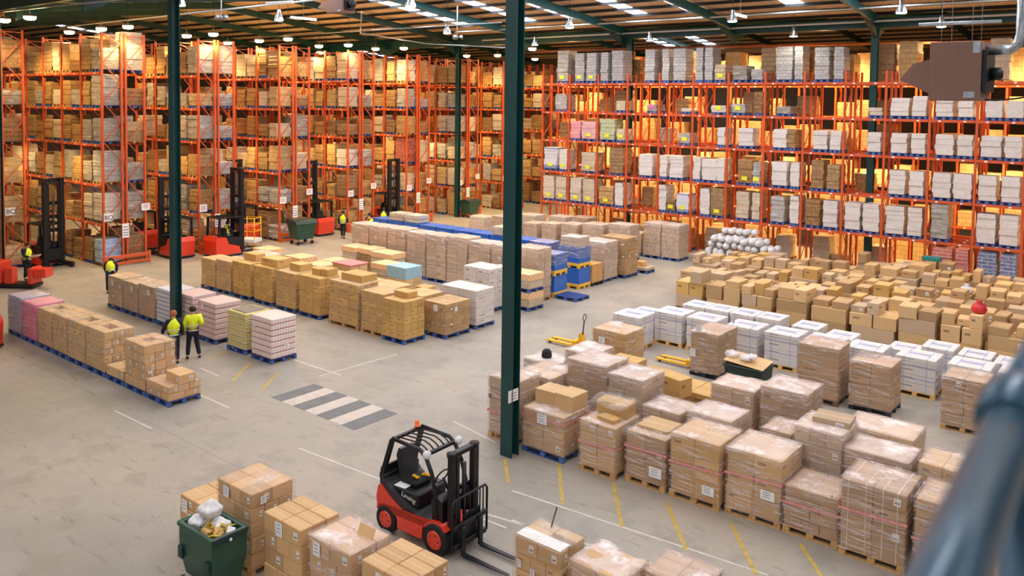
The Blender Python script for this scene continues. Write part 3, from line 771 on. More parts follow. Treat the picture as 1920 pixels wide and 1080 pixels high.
load('carton_pallet_load', 'tall plain brown carton stack on a blue pallet in the open aisle', 'pallet load', FP, -21.7, 35.75, 1.6, 1.2, 2.02, 'card_brown', 3, 2, 9, seed=91)
load('carton_pallet_load', 'single tall brown carton on a black pallet beside the blue crates', 'carton', FP, -21.95, 33.15, .95, .95, 1.05, 'card_orange', 1, 1, 1, pallet='black', seed=92)
load('carton_pallet_load', 'blue pallet with a small stack of cartons behind the tall brown stack', 'pallet load', FP, P(1213, 514).x, P(1213, 514).y, 1.0, .8, .3, 'rl_pale', nl=1, style='block', seed=93, top=((-.1, 0, .5, .4, .25, 'card_orange', 0),))
t = thing('pallet', 'empty blue pallet lying in the aisle by the yellow-banded crates', 'pallet', (P(1081, 567).x-.6, P(1081, 567).y+.5, 0)); link('pallet_deck', pallet_mesh(1.2, 1.05, 'blue'), t)
# far loads in front of the long rack
g = 'wrapped loads in front of the long right rack'
for i, (px, py, H) in enumerate(((1006, 420, 1.9), (1042, 421, 1.9), (1082, 422, 1.9), (1130, 423, 1.9), (1181, 424, 1.95))):
    p = onY(px, py, 39.6); H = p.z
    load('wrapped_pallet_load', f'film-wrapped brown load, {ORD[4-i]} from the right in the row before the long rack', 'pallet load', g, p.x, 39.6, (1.0, 1.05, 1.15, 1.4, 1.4)[i], 1.1, H, 'card_grey', 3, 2, 6, seed=100+i, film='film')
for i, (px, py, H) in enumerate(((1272, 491, 2.0), (1237, 486, 2.0))):
    p = P(px, py)
    load('wrapped_pallet_load', ('right' if i == 0 else 'left')+' load of the pair on blue pallets before the long rack', 'pallet load', g, p.x, p.y, 1.12, 1.2, H, 'card_grey', 4, 3, 8, seed=110+i, film='film')
p = P(1202, 480); load('carton_pallet_load', 'shorter brown load left of the pair on blue pallets', 'pallet load', g, p.x, p.y, .9, 1.0, 1.3, 'card_grey', 2, 2, 4, seed=112)
for i, (px, py, H) in enumerate(((1003, 405, 1.7), (952, 408, 1.7), (1060, 408, 1.6), (1102, 410, 1.6), (908, 408, 1.3), (958, 430, 1.4))):
    p = P(px, py, H)
    load('wrapped_pallet_load', f'film-wrapped load in the farthest floor row, {ORD[sorted((1003, 952, 1060, 1102, 908, 958)).index(px)]} from the left', 'pallet load', 'farthest floor row of wrapped loads', p.x, p.y, 1.3, 1.1, H, 'rl_tan' if i % 2 else 'rl_pale', nl=5, style='block', seed=120+i, film='film')
# ---- right block of wrapped loads
g = 'block of film-wrapped loads at the right'
PT = lambda z, t=.02: (z, {'tilt': t})
def rload(label, X1, Y0, dx, dy, H, mat='card_grey', nx=2, ny=2, nl=4, pallet='wood', film='film', seed=0, **k):
    return load('wrapped_pallet_load', label, 'pallet load', g, X1, Y0, dx, dy, H, mat, nx, ny, nl, pallet=pallet, film=film, seed=seed, **k)
r0 = P(1056, 870)
rload('wrapped load on a blue pallet right of the big green column, box on top', r0.x, r0.y, 1.3, 1.15, hgt(1056, 870, 786), 'card', 2, 2, 3, 'blue', seed=200, notes=(('f', .5, .95, .3, .25),), bands=(PT(.95),), top=((-.3, .22, .62, .62, .36, 'card', .02), (.32, .2, .56, .66, .4, 'card', -.03)))
r1 = P(1152, 902)
t = rload('wrapped load with a loose film hood and two boxes on top, front row', r1.x, r1.y, 1.02, 1.15, hgt(1152, 902, 806), 'card', 2, 2, 4, seed=201, bands=(PT(.7),), top=((-.02, .3, .85, .45, .34, 'card_gold', .06), (.1, -.2, .5, .3, .1, 'card_gold', -.1)))
film_shell(t, -.5, -.4, .52, .56, hgt(1152, 902, 806)-.1, hgt(1152, 902, 806)+.4, 'film_thin', seed=2, drape=.05)
r2 = P(1246, 926)
rload('wrapped load with a big white sheet low on its front, third in front row', r2.x, r2.y, 1.05, 1.1, hgt(1246, 926, 828), 'card_brown', 2, 2, 4, seed=202, bands=(PT(.85),), notes=(('f', .78, .42, .32, .24),), top=((0, .1, .8, .7, .08, 'card', 0),))
r3 = P(1347, 961)
rload('tall golden wrapped load of three big layers, front row', r3.x, r3.y, 1.2, 1.2, hgt(1347, 961, 838), 'card_gold', 2, 1, 3, seed=203, bands=(PT(.82, .03),), notes=(('f', .8, .4, .28, .2),))
r4 = P(1462, 995)
rload('tallest golden wrapped load with pale olive sides, front row', r4.x, r4.y, 1.22, 1.25, hgt(1462, 995, 868), 'card_gold', 2, 2, 3, seed=204, film='film_thick', bands=(PT(.9, .05),), notes=(('f', .78, .66, .3, .2),))
r5 = P(1570, 1031)
rload('low wrapped load of brown boxes between two taller ones, front row', r5.x, r5.y, 1.12, 1.1, hgt(1570, 1031, 940), 'card_brown', 3, 2, 4, seed=205, bands=(PT(.65),), notes=(('f', .9, 1.05, .08, .06),))
r6 = P(1695, 1080)
rload('wrapped load with white vertical strings beside the railing, front row', r6.x, r6.y, 1.22, 1.15, hgt(1695, 1080, 932), 'card_brown', 2, 2, 4, seed=206, bands=(PT(.95),), straps=((.12, 'x', 'paper', .01), (.4, 'x', 'paper', .01), (.66, 'x', 'paper', .01), (.88, 'x', 'paper', .01)))
rload('wrapped load partly behind the railing, front row', -2.5, 16.5, 1.2, 1.1, 1.55, 'card_brown', 2, 2, 4, seed=207, bands=(PT(.8),))
p = P(944, 828)
rload('tall narrow wrapped stack on the left of the big green column', -13.05, 16.35, .98, 1.0, 1.62, 'card_grey', 2, 2, 5, seed=208, bands=(PT(.7),), notes=(('f', .06, 1.1, .07, .1, 'ink'),))
rload('wrapped load right behind the big green column, broad flat top', -12.95+.16, 17.45, 1.15, 1.25, 1.5, 'card_grey', 2, 2, 4, seed=209, bands=(PT(.8),), notes=(('r', .15, 1.3, .14, .16),))
def rr(label, px, py, Y, dx, dy, mat='card_grey', nx=2, ny=2, nl=4, seed=0, **k):
    q = onY(px, py, Y)
    return rload(label, q.x, Y, dx, dy, max(.5, q.z), mat, nx, ny, nl, seed=seed, **k)
rr('wrapped load with boxes pushed over, behind the column load', 1080, 716, 18.85, 1.1, 1.1, 'card', seed=210, nl=3, film='film_thick', top=((.35, -.1, .5, .6, .3, 'card', .3),))
rr('big pinkish wrapped load with a dark box seam, second row', 1137, 690, 18.0, 1.25, 1.1, 'card_brown', seed=211, nl=3, film='film_thick', bands=(PT(.8),))
rr('wrapped load with an open box in its top, second row', 1206, 716, 18.0, 1.05, 1.1, 'card_grey', 3, 2, 5, seed=212, film='film_thick', bands=(PT(.8),), skip=((1, 1),))
rr('low wrapped load with pink tape and a crumpled top, second row', 1274, 779, 17.75, 1.05, 1.0, 'card_grey', seed=213, nl=3, bands=(PT(.4), PT(.75)))
rr('flat shiny wrapped load between golden stacks, second row', 1373, 793, 17.8, 1.15, 1.0, 'card_grey', 3, 2, 4, seed=214, film='film_thick')
rr('small rounded wrapped load behind the low brown one, second row', 1485, 817, 17.95, .7, .9, 'card_brown', seed=215, nl=3)
rr('large wrapped load with a humped film top, second row', 1580, 820, 17.95, 1.05, 1.1, 'card_grey', 3, 2, 5, seed=216, film='film_thick', bands=(PT(.8, .06),), top=((.1, .2, .8, .6, .14, 'card_grey', .1),))
rr('wrapped load with bright crinkled top left of the white-note load', 1705, 872, 17.95, 1.3, 1.0, 'card_brown', 3, 2, 4, seed=217, film='film_thick')
rr('wrapped load with pink tape and white note near the railing, second row', 1815, 890, 18.1, .9, 1.0, 'card', 3, 2, 4, seed=218, bands=(PT(1.1), PT(.75)), notes=(('f', .25, .8, .34, .22),))
rr('smooth wrapped load right behind the flat shiny one, third row', 1413, 737, 19.5, 1.15, 1.0, 'card', seed=220, nl=3, film='film_thick', bands=(PT(.8),))
rr('wide reddish wrapped load of the third row', 1514, 743, 19.5, 1.15, 1.1, 'card_brown', 2, 2, 3, seed=221, film='film_thick')
rr('low wrapped load with two plain boxes showing, third row', 1713, 828, 19.4, 1.5, 1.1, 'card', 3, 2, 3, seed=222, film='film_thick')
rr('low flat carton load that carries two loose boxes', 1345, 748, 20.2, 1.6, 1.1, 'card_gold', 2, 2, 2, seed=223, film=None)
def carton_at(label, px, py, z, w, d, h, mat, rz=0, group='loose cartons on the floor loads', Y=None):
    q = P(px, py, z)
    o = carton_mesh(w, d, h, mat); ob = link('cardboard_carton', o, None, (q.x-w/2, q.y+d/2, z-h), rz)
    return tag(ob, label, 'carton', group)
z_ = onY(1345, 748, 20.2).z+.004
carton_at('golden printed box tilted on the low flat load', 1282, 714, z_+.5, .75, .5, .5, 'card_gold', -.25)
carton_at('plain box left of the golden printed box', 1245, 702, z_+.42, .7, .5, .42, 'card_gold', .05)
rload('low messy load with torn boxes left of the pallet truck handle', onY(1045, 668, 20.4).x, 20.4, 1.3, 1.0, .75, 'card_gold', 2, 2, 2, seed=225, film='film_bag')
rload('box load with a crumpled film hood by the black cap', onY(1090, 672, 20.4).x+.1, 21.6, 1.2, .9, .7, 'card_gold', 3, 2, 2, seed=226, film=None, top=((0, 0, .5, .4, .25, 'card_gold', .3),))
rload('small box load below the strapped tall load', onY(1190, 672, 21.5).x, 21.5, 1.0, .8, .95, 'card_gold', 2, 1, 2, seed=227, film=None)
rload('low wrapped load just right of the column, far side', -13.4, 20.3, 1.0, 1.2, 1.35, 'card_grey', 2, 2, 4, seed=228, film='film_thick')

# ---- tall single wrapped loads in the aisle
g = 'tall wrapped loads in the aisle before the white loads'
def tl(label, foot, ty, dx, dy, mat, nl, nx=2, ny=2, pallet='dark', seed=0, **k):
    q = P(*foot); return load('wrapped_pallet_load', label, 'pallet load', g, q.x, q.y, dx, dy, hgt(*foot, ty), mat, nx, ny, nl, pallet=pallet, film='film', seed=seed, **k)
tl('rounded film-wrapped carton load with a note, beside the pallet truck handle', (1172, 704), 628, 1.3, 1.2, 'card_gold', 5, seed=240, notes=(('f', .3, 1.0, .24, .2),))
tl('tall wrapped carton stack with two paper notes behind the yellow forks', (1346, 714), 630, 1.0, 1.45, 'card_brown', 6, 3, 2, 'black', seed=241, notes=(('f', .3, 1.55, .2, .2), ('f', .1, .75, .2, .26), ('r', .7, 1.75, .18, .2)))
tl('tall wrapped stack with a torn film top, middle of the aisle', (1570, 764), 657, 1.2, 1.1, 'card_brown', 5, 1, 1, 'dark', seed=242)
tl('tall wrapped stack on a black pallet with open boxes on top', (1669, 784), 690, 1.15, 1.1, 'card_brown', 6, 2, 2, 'black', seed=243, skip=((0, 1),))
q = P(1762, 802); load('wrapped_pallet_load', 'tall wrapped dark carton stack in front of the railing joint', 'pallet load', g, q.x+1.1, q.y, 1.1, 1.1, hgt(1762, 802, 704), 'card_brown', 2, 2, 4, pallet='wood', film='film', seed=244)

# ---- white loads
g = 'double row of white boxed loads with blue straps'
def white(label, X1, Y0, H=1.2, dx=1.15, dy=1.05, seed=0, **k):
    root = thing('white_boxed_load', label, 'pallet load', (X1-dx/2, Y0+dy/2, 0), 0, g)
    link('pallet', pallet_mesh(dx, dy, 'pale'), root)
    x, y = dx/2-.02, dy/2-.02; r = random.Random(seed)
    n = 4; ch = (H-.24)/n
    for i in range(n):
        o = link('white_layer', carton_mesh(2*x, 2*y, ch-.004, 'white_card'), root, (r.uniform(-.008, .008), r.uniform(-.008, .008), .151+i*ch))
    MB().cbox(-x-.015, -y-.015, H-.2, x+.015, y+.015, H-.05, .02).build('white_lid', M['white_card'], root)
    MB().cbox(-.3, -.1, H-.05, .3, .1, H-.044, .003).build('lid_print', M['lilac'], root)
    for u, a in ((.22, 'x'), (.78, 'x'), (.3, 'y'), (.7, 'y')):
        vstrap(root, -x-.016, -y-.016, x+.016, y+.016, .16, H-.045, u, a, off=.004)
    band(root, -x, -y, x, y, H-.3, .02, 'blue_strap', 'strap', .019)
    band(root, -x, -y, x, y, .55, .02, 'blue_strap', 'strap', .008)
    return root
wl = [(-14.85, 25.5, 'front corner white load nearest the strapped brown load'), (-13.9, 26.85, 'white load right behind the front corner one, front row'), (-12.6, 26.85, 'white load left of the two-note brown stack, front row'), (-11.25, 26.85, 'white load hidden behind the two-note brown stack, front row'), (-9.72, 26.9, 'white load directly right of the two-note brown stack'), (-11.05, 26.87, ''),
      (-8.4, 26.95, 'white load behind the torn-top brown stack, front row'), (-7.1, 27.0, 'white load between the torn-top stack and the black-pallet stack'), (-5.62, 27.1, 'white load right of the black-pallet stack, open floor in front'), (-4.2, 27.2, 'white load behind the dark stack, front row'), (-2.9, 27.3, 'white load beside the railing joint, front row')]
for i, (x, y, lb) in enumerate(wl):
    if lb: 
        if i == 3: continue
        white(lb, x, y, 1.25, seed=i)
white('white load second from the aisle corner with a clear top', -11.08, 26.85, 1.25, seed=33)
lastx = -99
back = [(1218, 607), (1266, 576), (1312, 582), (1361, 588), (1413, 598), (1464, 604), (1536, 624), (1598, 642), (1657, 656), (1722, 660), (1786, 664), (1858, 679), (1910, 690)]
for i, (px, py) in enumerate(((1220, 588), (1265, 570), (1312, 576), (1360, 585), (1412, 594), (1534, 616), (1597, 635), (1720, 663), (1787, 656), (1858, 672), (1916, 686))):
    Yb = [27.0, 29.4, 29.4, 29.45, 29.5, 28.9, 28.6, 28.6, 28.9, 29.0, 29.1][i]
    q = onY(px, py, Yb); q.x = max(q.x, lastx+.98); lastx = q.x
    white(f'{ORD[i]} white load from the left in the rear row', q.x, Yb, min(1.35, max(1.0, q.z)), .95, seed=50+i)

# ---- near loads at the bottom of the view
g = 'near row of brown loads along the bottom'
def near(label, px, py, z, dx, dy, mat='card_label', nx=3, ny=2, nl=5, seed=0, film=None, **k):
    q = P(px, py, z); return load('carton_pallet_load', label, 'pallet load', g, q.x, q.y, dx, dy, z, mat, nx, ny, nl, pallet='wood', film=film, seed=seed, **k)
near('carton load with film draped over its top, behind the green bin', 471, 930, 1.55, 1.13, .95, seed=260, film='film_thin', notes=(('f', .3, 1.4, .18, .2), ('r', .25, 1.4, .12, .14)), nl=5)
q = P(335, 925, .85); load('carton_pallet_load', 'carton load with a tall white label just left behind the green bin', 'pallet load', g, q.x+1.05, q.y, 1.05, 1.2, .85, 'card_label', 2, 2, 3, pallet='wood', seed=261, notes=(('f', .2, .66, .2, .26),))
near('carton load with many white labels, right of the green bin', 564, 997, 1.4, 1.1, .88, seed=262, notes=(('f', .42, 1.22, .2, .26),), nl=4)
t = near('carton load with one raised flap on its top', 657, 1043, 1.4, 1.1, .9, seed=263, film='film', notes=(('f', .22, 1.22, .18, .24),), nl=4)
MB().box(-.02, -.01, 0, .36, .004, .2, M=Matrix.Translation((.12, .06, 1.405)) @ Matrix.Rotation(-.5, 4, 'X')).build('raised_flap', M['card_plain'], t)
near('plain-topped carton load in front of the forklift', 765, 1097, 1.4, 1.12, .92, seed=264, nl=4)
near('carton load cut by the bottom edge, right of the plain-topped one', 912, 1180, 1.4, 1.12, .9, seed=265, nl=4)
t = near('bright-topped carton load right of the forklift forks, opened on top', 1052, 1040, 1.35, 1.0, .74, 'card', seed=266, nl=4, film='film_thin', notes=(('f', .12, .9, .09, .14), ('f', .42, .82, .09, .14)), skip=((1, 1),))
MB().cbox(-.48, -.34, 1.358, .46, -.05, 1.37, .003).build('white_sheet', M['paper'], t)
t = near('carton load under a loosely hanging film sheet', 1166, 1092, 1.3, 1.0, .8, 'card', seed=267, nl=4, film='film_thick', drape=.06)
near('brown wrapped load at the very bottom right of the floor', 1312, 1112, 1.25, 1.0, .85, 'card_brown', seed=268, nl=4, film='film')
o = MB().bar((0, 0, 0), (.05, .1, .35), .02, .02).build('wooden_slat', M['wood_dark'], None, P(1033, 990, 1.36)); tag(o, 'thin dark wooden slat leaning up from the bright-topped load', 'slat')

# ---- heap of loose cartons
rh = random.Random(21); nheap = 0
ROWN = ['front', 'second', 'third', 'fourth', 'fifth', 'sixth', 'seventh', 'back']
hm = ['card', 'card', 'card_plain', 'card_plain', 'card_brown', 'card_brown', 'card_grey', 'card_grey', 'card_gold']
HEAP = []
HG = 'loose brown cartons heaped at the right'
for row_ in range(8):
    Y0 = [31.9, 33.45, 35.0, 36.55, 38.1, 39.65, 41.15, 42.6][row_]
    xx = [-16.9, -17.6, -18.2, -18.5, -18.5, -18.2, -15.0, -12.6][row_]
    col = 0
    while W((xx, Y0, 1.0))[0] < 1935:
        w = rh.uniform(1.2, 1.75); front = row_ < 2
        yj = Y0+(rh.uniform(-.25, .1) if row_ == 0 and col > 2 else 0)
        z = 0.0; st = f'{ORD[col]} stack from left, {ROWN[row_]} row of carton heap'
        if row_ == 0:
            pt = thing('pallet', f'wooden pallet under the {st}', 'pallet', (xx+w/2, yj+.6, 0), 0, 'pallets under the carton heap')
            link('pallet_deck', pallet_mesh(round(w-.06, 1), 1.1, 'dark'), pt); z = .153
        def put(nm, pos, cx, cy, cz, ww, d, hh, a):
            global nheap
            mt = rh.choice(hm); o = link(nm, carton_mesh(round(ww, 1), round(d, 1), round(hh, 2), mt), None, (cx, cy, cz), a)
            tag(o, f'{pos} box of the {st}', 'carton', HG); nheap += 1; HEAP.append((cx, cy, cz, cz+round(hh, 2)+.002, cx, cy))
            return round(hh, 2)
        if front:
            for k in range(2):                       # big boxes at the bottom
                h = rh.uniform(.42, .58); n = rh.choice([1, 2]) if k else 1
                for q in range(n):
                    put('large_carton' if n == 1 else 'cardboard_carton', ['bottom', 'middle'][k]+('' if n == 1 else [' left', ' right'][q]), xx+w*(q+.5)/n, yj+.6, z, w*.9/n, 1.1, h, rh.uniform(-.02, .02))
                z += round(h, 2)+.004
        else:
            h = rh.uniform(.6, 1.15); z += put('large_carton', 'big bottom', xx+w/2, yj+.6, z, w*.95, 1.15, h, rh.uniform(-.02, .02))+.004
        n = rh.choice([2, 2, 3]); cx = xx
        for q in range(n):
            ww = w/n; hh = rh.uniform(.22, .52)
            if rh.random() < .12: cx += ww; continue
            put('cardboard_carton', 'top '+(['left', 'right'] if n == 2 else ['left', 'centre', 'right'])[q], cx+ww/2, yj+.55+rh.uniform(-.1, .12), z, ww*rh.uniform(.76, .88), rh.uniform(.6, 1.0), hh, rh.uniform(-.08, .08)); cx += ww
        xx += w+rh.uniform(.0, .08); col += 1
# a few odd things lying on the heap
for nm, lb, px, py, z, fn in (('plastic_bag', 'red plastic bag hanging on the right of the carton heap', 1848, 605, 1.6, 'redplastic'), ('plastic_bag', 'pale red plastic bag left of the bright red one on the heap', 1812, 592, 1.75, 'pinktop'), ('box_lid', 'teal box lid far back on the carton heap', 1757, 506, 1.2, 'teal_lid'), ('plastic_bag', 'white plastic bag standing far back on the carton heap', 1821, 520, 1.7, 'sack')):
    q = P(px, py, z); nb_ = min(HEAP, key=lambda h: (h[0]-q.x)**2+(h[1]-q.y)**2); hz = [(h[3], h[4], h[5]) for h in HEAP if abs(h[0]-nb_[0]) < .1 and abs(h[1]-nb_[1]) < .1]
    if hz: z, hx, hy = max(hz); q = Vector((hx, hy, z))
    m = MB()
    if nm == 'box_lid': m.cbox(-.4, -.2, 0, .4, .2, .2, .02)
    else: m.lathe([(.05, 0), (.2, .01), (.26, .12), (.2, .28), (.08, .36), (.12, .42)], 11)
    o = m.build(nm, M[fn], None, (q.x, q.y, z)); tag(o, lb, 'lid' if nm == 'box_lid' else 'bag')

# ---- white sacks before the long rack
rs = random.Random(5); nsk = 0
sk = MB(); sk.lathe([(.03, -.36), (.06, -.34), (.15, -.3), (.185, -.17), (.19, 0), (.185, .17), (.15, .3), (.06, .34), (.03, .36)], 10)
skm = sk.mesh('woven_sack', M['sack'])
TIER = ['standing in the bottom', 'lying in the second', 'lying in the third', 'lying in the top']
for k in range(4):
    for i in range(11-2*k):
        for j in range(2):
            if k == 3 and j == 0: continue
            zz = .365 if k == 0 else .73+.19+.37*(k-1)
            o = link('woven_sack', skm, None, (-21.0+.43*i+.22*k+rs.uniform(-.06, .06), 43.5+.42*j if k == 0 else 43.62+.75*j+rs.uniform(-.12, .08), zz+(rs.uniform(-.05, .04) if k else 0)))
            o.rotation_euler = ((0 if k == 0 else PI/2)+rs.uniform(-.16, .16), rs.uniform(-.5, .5) if k else rs.uniform(-.1, .1), rs.uniform(-.2, .2))
            tag(o, f'white tied sack, {TIER[k]} tier, {ORD[i]} from left, {"front" if j == 0 else "rear"} of pile', 'sack', 'pile of white sacks before the long rack'); nsk += 1
# ------------------------------------------------------------------ pallet racking
LEV = [2.22, 4.24, 6.33, 8.2, 10.06]
_rk = {}
def frame_mesh(h, depth=1.1, mat='orange'):
    k = (h, depth)
    if k in _rk: return _rk[k]
    m = MB()
    for y in (0.05, depth-.05):
        m.box(-.055, y-.05, 0, .055, y+.05, h)
        m.box(-.09, y-.09, 0, .09, y+.09, .012)
    z = .35; up = True
    while z < h-.3:
        a, b = (0.1, depth-.1) if up else (depth-.1, .1)
        m.bar((0, a, z), (0, b, min(z+1.0, h-.12)), .03, .045, 1); up = not up; z += 1.02
    m.bar((0, .1, .3), (0, depth-.1, .3), .03, .045, 1); m.bar((0, .1, h-.12), (0, depth-.1, h-.12), .03, .045, 1)
    _rk[k] = m.mesh('upright_frame', [M['orange'], M['rack_dk']]); return _rk[k]
def beam_mesh(L):
    k = round(L, 2)
    if k not in _rk:
        m = MB(); m.cbox(-L/2+.06, -.025, -.13, L/2-.06, .025, 0, .006)
        for u in (-.28, .25): m.box(L*u-.06, -.028, -.1, L*u+.06, -.0255, -.03, 1)
        _rk[k] = m.mesh('beam', [M['orange'], M['paper']])
    return _rk[k]
def rack(label, Y0, xs, htop, levels=LEV, depth=1.1, group='orange pallet racks', xsign=1):
    root = thing('pallet_rack', label, 'pallet rack', (xs[0], Y0, 0), 0, group)
    for x in xs: link('upright_frame', frame_mesh(htop, depth), root, (x-xs[0], 0, 0))
    for a, b in zip(xs, xs[1:]):
        L = abs(b-a); c = (a+b)/2-xs[0]
        for z in levels:
            for y in (-.02, depth+.02):
                link('beam', beam_mesh(L), root, (c, y, z))
    return root
_lm = {}
def rload_mesh(w, d, h, nl, mat, seed):
    k = (w, d, h, nl, mat, seed)
    if k not in _lm:
        r = random.Random(seed); vs = []; fs = []; ch = h/nl; bul = r.uniform(-.01, .045)
        for i in range(nl):
            ox, oy = r.uniform(-.028, .028), r.uniform(-.03, .03)
            for zz, ins in ((i*ch, .014), (i*ch+.014, 0), ((i+1)*ch-.014, 0), ((i+1)*ch, .014)):
                hx, hy = w/2-ins, d/2-ins
                hx += bul*math.sin(PI*(zz/h)) if bul else 0
                vs += [(ox-hx, oy-hy, zz), (ox+hx, oy-hy, zz), (ox+hx, oy+hy, zz), (ox-hx, oy+hy, zz)]
        n = nl*4
        for q in range(n-1):
            for i in range(4): fs.append((q*4+i, q*4+(i+1) % 4, q*4+4+(i+1) % 4, q*4+4+i))
        fs += [(3, 2, 1, 0), tuple((n-1)*4+i for i in range(4))]
        _lm[k] = MB().add(vs, fs).mesh('carton_block', M[mat])
    return _lm[k]
def rk_load(name, label, group, cx, cy, z, w, d, h, mat, seed, pal='blue', sticker=None, face=-1, pw=None):
    root = thing(name, label, 'pallet load', (cx, cy, z), 0, group)
    tw = ((seed*37) % 100-50)/1400
    w = math.floor(w*10+.001)/10
    link('pallet', pallet_mesh(w, round(d, 1), pal), root)
    nl = max(2, min(7, round(h/.24)))
    link('carton_block', rload_mesh(round(w-.06, 2), round(d-.1, 2), round(h, 1), nl, mat, seed % 5), root, (0, 0, .152), tw)
    if sticker:
        MB().box(-.17, -d/2-.005, .3, .17, -d/2+.012, .52).build('sticker', M[sticker], root)
    return root

DESC = {'rl_tan': 'tan carton load', 'rl_brown': 'brown carton load', 'rl_pale': 'pale carton load', 'rl_grey': 'grey wrapped load', 'rl_white': 'white carton load', 'rl_roll': 'tall grey roll stack', 'rl_pink': 'pink pack load', 'rl_green': 'green pack load', 'rl_red': 'red and white pack load', 'rl_blue': 'blue and white pack load', 'rl_bottle': 'blue bottled water load', 'rl_redbrown': 'maroon carton load', 'tray_blue': 'white and blue bag load'}
NAME = {'rl_tan': 'tan_pallet_load', 'rl_brown': 'brown_pallet_load', 'rl_pale': 'pale_pallet_load', 'rl_grey': 'grey_pallet_load', 'rl_white': 'white_pallet_load', 'rl_roll': 'roll_pallet_load', 'rl_pink': 'pink_pallet_load', 'rl_green': 'green_pallet_load', 'rl_red': 'red_pallet_load', 'rl_blue': 'blue_pallet_load', 'rl_bottle': 'bottle_pallet_load', 'rl_redbrown': 'maroon_pallet_load', 'tray_blue': 'bag_pallet_load'}
LVN = ['on the floor', 'on first beam level', 'on second beam level', 'on third beam level', 'on fourth beam level', 'on top beam level']
rr_ = random.Random(77)
ROWS = ['leftmost', 'second left', 'third left', 'fourth left', 'fifth left', 'sixth left', 'seventh left', 'eighth left', 'ninth left', 'tenth left', 'farthest left']
XE = -43.3
bay = 2.37
for k in range(-1, 10):
    Y0 = 19.75+5.35*k if k >= 0 else 14.85
    XE = -43.3 if k >= 0 else -46.1
    nb = {-1: 2, 0: 6, 1: 3, 2: 3, 3: 3, 4: 4, 5: 4, 6: 4, 7: 3, 8: 3, 9: 3}[k]
    rn = ROWS[k+1]
    xs = [XE-bay*i for i in range(nb+1)]
    if k >= 0: rack(f'front half of the {rn} orange rack row', Y0, xs, 12.1)
    xs2 = [XE-bay*i for i in range((2 if k >= 0 else 2)+1)]
    rack(f'back half of the {rn} orange rack row', Y0+1.22, xs2, 12.1)
    # end barrier
    if k >= 0:
        root = thing('rack_end_barrier', f'low orange barrier at the end of the {rn} rack row', 'barrier', (XE+.35, Y0-.1, 0), 0, 'rack end barriers')
        MB().cbox(-.06, -.06, 0, .06, .06, .62, .01).build('post', M['orange'], root)
        MB().cbox(-.06, 2.34, 0, .06, 2.46, .62, .01).build('post', M['orange'], root)
        MB().cbox(-.04, .0605, .36, .04, 2.3395, .55, .01).build('rail', M['orange'], root)
        MB().cbox(-.04, .0605, .06, .04, 2.3395, .2, .01).build('rail', M['orange'], root)
    # signs on the row end
    sg = [(Y0+.05, 2.35, .46, .42, 'ink' if k <= 0 else 'inkred'), (Y0+2.25, 2.75, .46, .38, 'inkred'), (Y0+1.16, 1.4, .36, .75, 'ink')]
    for q, (yy, zz, w, h, ik) in enumerate(sg):
        if k < 0 and q != 1: continue
        where = ['front corner', 'rear corner', 'middle'][q]
        if k < 0: yy = Y0+1.55
        root = thing('aisle_sign', f'white sign on the {where} post at the end of the {rn} rack row', 'sign', (XE+.075, yy, zz), 0, 'signs on the rack ends')
        MB().box(0, -.02 if q == 0 else -w/2, 0, .012, w-.02 if q == 0 else w/2, h).build('board', M['paper'], root)
        if (k == 0 and q == 0) or k == -1:
            cu = D.curves.new('lettering', 'FONT'); cu.body = 'BQ'; cu.size = .34; cu.extrude = .003; cu.materials.append(M['ink'])
            o = font_mesh(cu, root); o.location = (.0135, .0 if q == 0 else -.2, .08); o.rotation_euler = (PI/2, 0, PI/2)
        else:
            m = MB()
            for z_ in ((.12, .2, .28) if q < 2 else (.12, .25, .4, .55)):
                y0 = .06 if q == 0 else -.14; m = MB().box(.0125, y0, z_, .016, y0+.28, z_+.03)
                m.build('print', M[ik], root)
    # loads, front half
    gname = f'goods on the {rn} rack row'
    mix = ['rl_tan']*7+['rl_brown']*3+['rl_pale']*3+['rl_grey']*3+['rl_redbrown']*(1 if k == 4 else 0)
    for half in (0, 1):
        if half == 0 and k < 0: continue
        for lv in range(6):
            zb = 0 if lv == 0 else LEV[lv-1]
            space = (LEV[lv]-zb-.16 if lv < 5 else 2.0)
            for b in range(nb if half == 0 else 2):
                if half == 1 and b > (0 if k not in (-1, 0) else 1): continue
                if lv == 0 and half == 0 and b == 0 and k == 0: pass
                for s in (0, 1):
                    if half == 1 and s == 1 and b > 0: continue
                    if rr_.random() < .05 and (b or s): continue
                    cx = XE-bay*b-(.62 if s == 0 else 1.72)
                    d = 1.15; cy = Y0+.55 if half == 0 else Y0+1.22+.55
                    w = rr_.choice([.8, .9, 1.0, 1.0])
                    h = (space-.2)*(rr_.uniform(.42, .9) if lv < 5 else rr_.uniform(.45, .95))
                    mt = rr_.choice(mix)
                    if k == 0 and half == 0 and b == 0 and s == 0: mt, h = [('rl_bottle', 1.2), ('rl_pale', 1.4), ('rl_grey', 1.55), ('rl_grey', 1.2), ('rl_grey', 1.6), ('rl_grey', 1.15)][lv]
                    if k == 0 and half == 1 and lv == 5: mt, h = 'rl_grey', 2.0
                    if k == 4 and half == 0 and b == 0 and s == 0 and lv == 2: mt, h = 'rl_redbrown', 1.7
                    if lv == 5 and mt == 'rl_grey' and h < 1.4 and k > 0: h = 1.5
                    side = '' if half == 0 else 'rear '
                    lb = f'{DESC[mt]} {LVN[lv]}, {side}{ORD[b*2+s]} from aisle end, {rn} rack row'
                    if mt == 'rl_grey' and lv == 5: pass
                    rk_load(NAME[mt], lb, gname, cx, cy, zb+.002, w, d, max(.3, h), mt, rr_.randint(0, 999), pal=rr_.choice(['blue', 'wood', 'dark']))

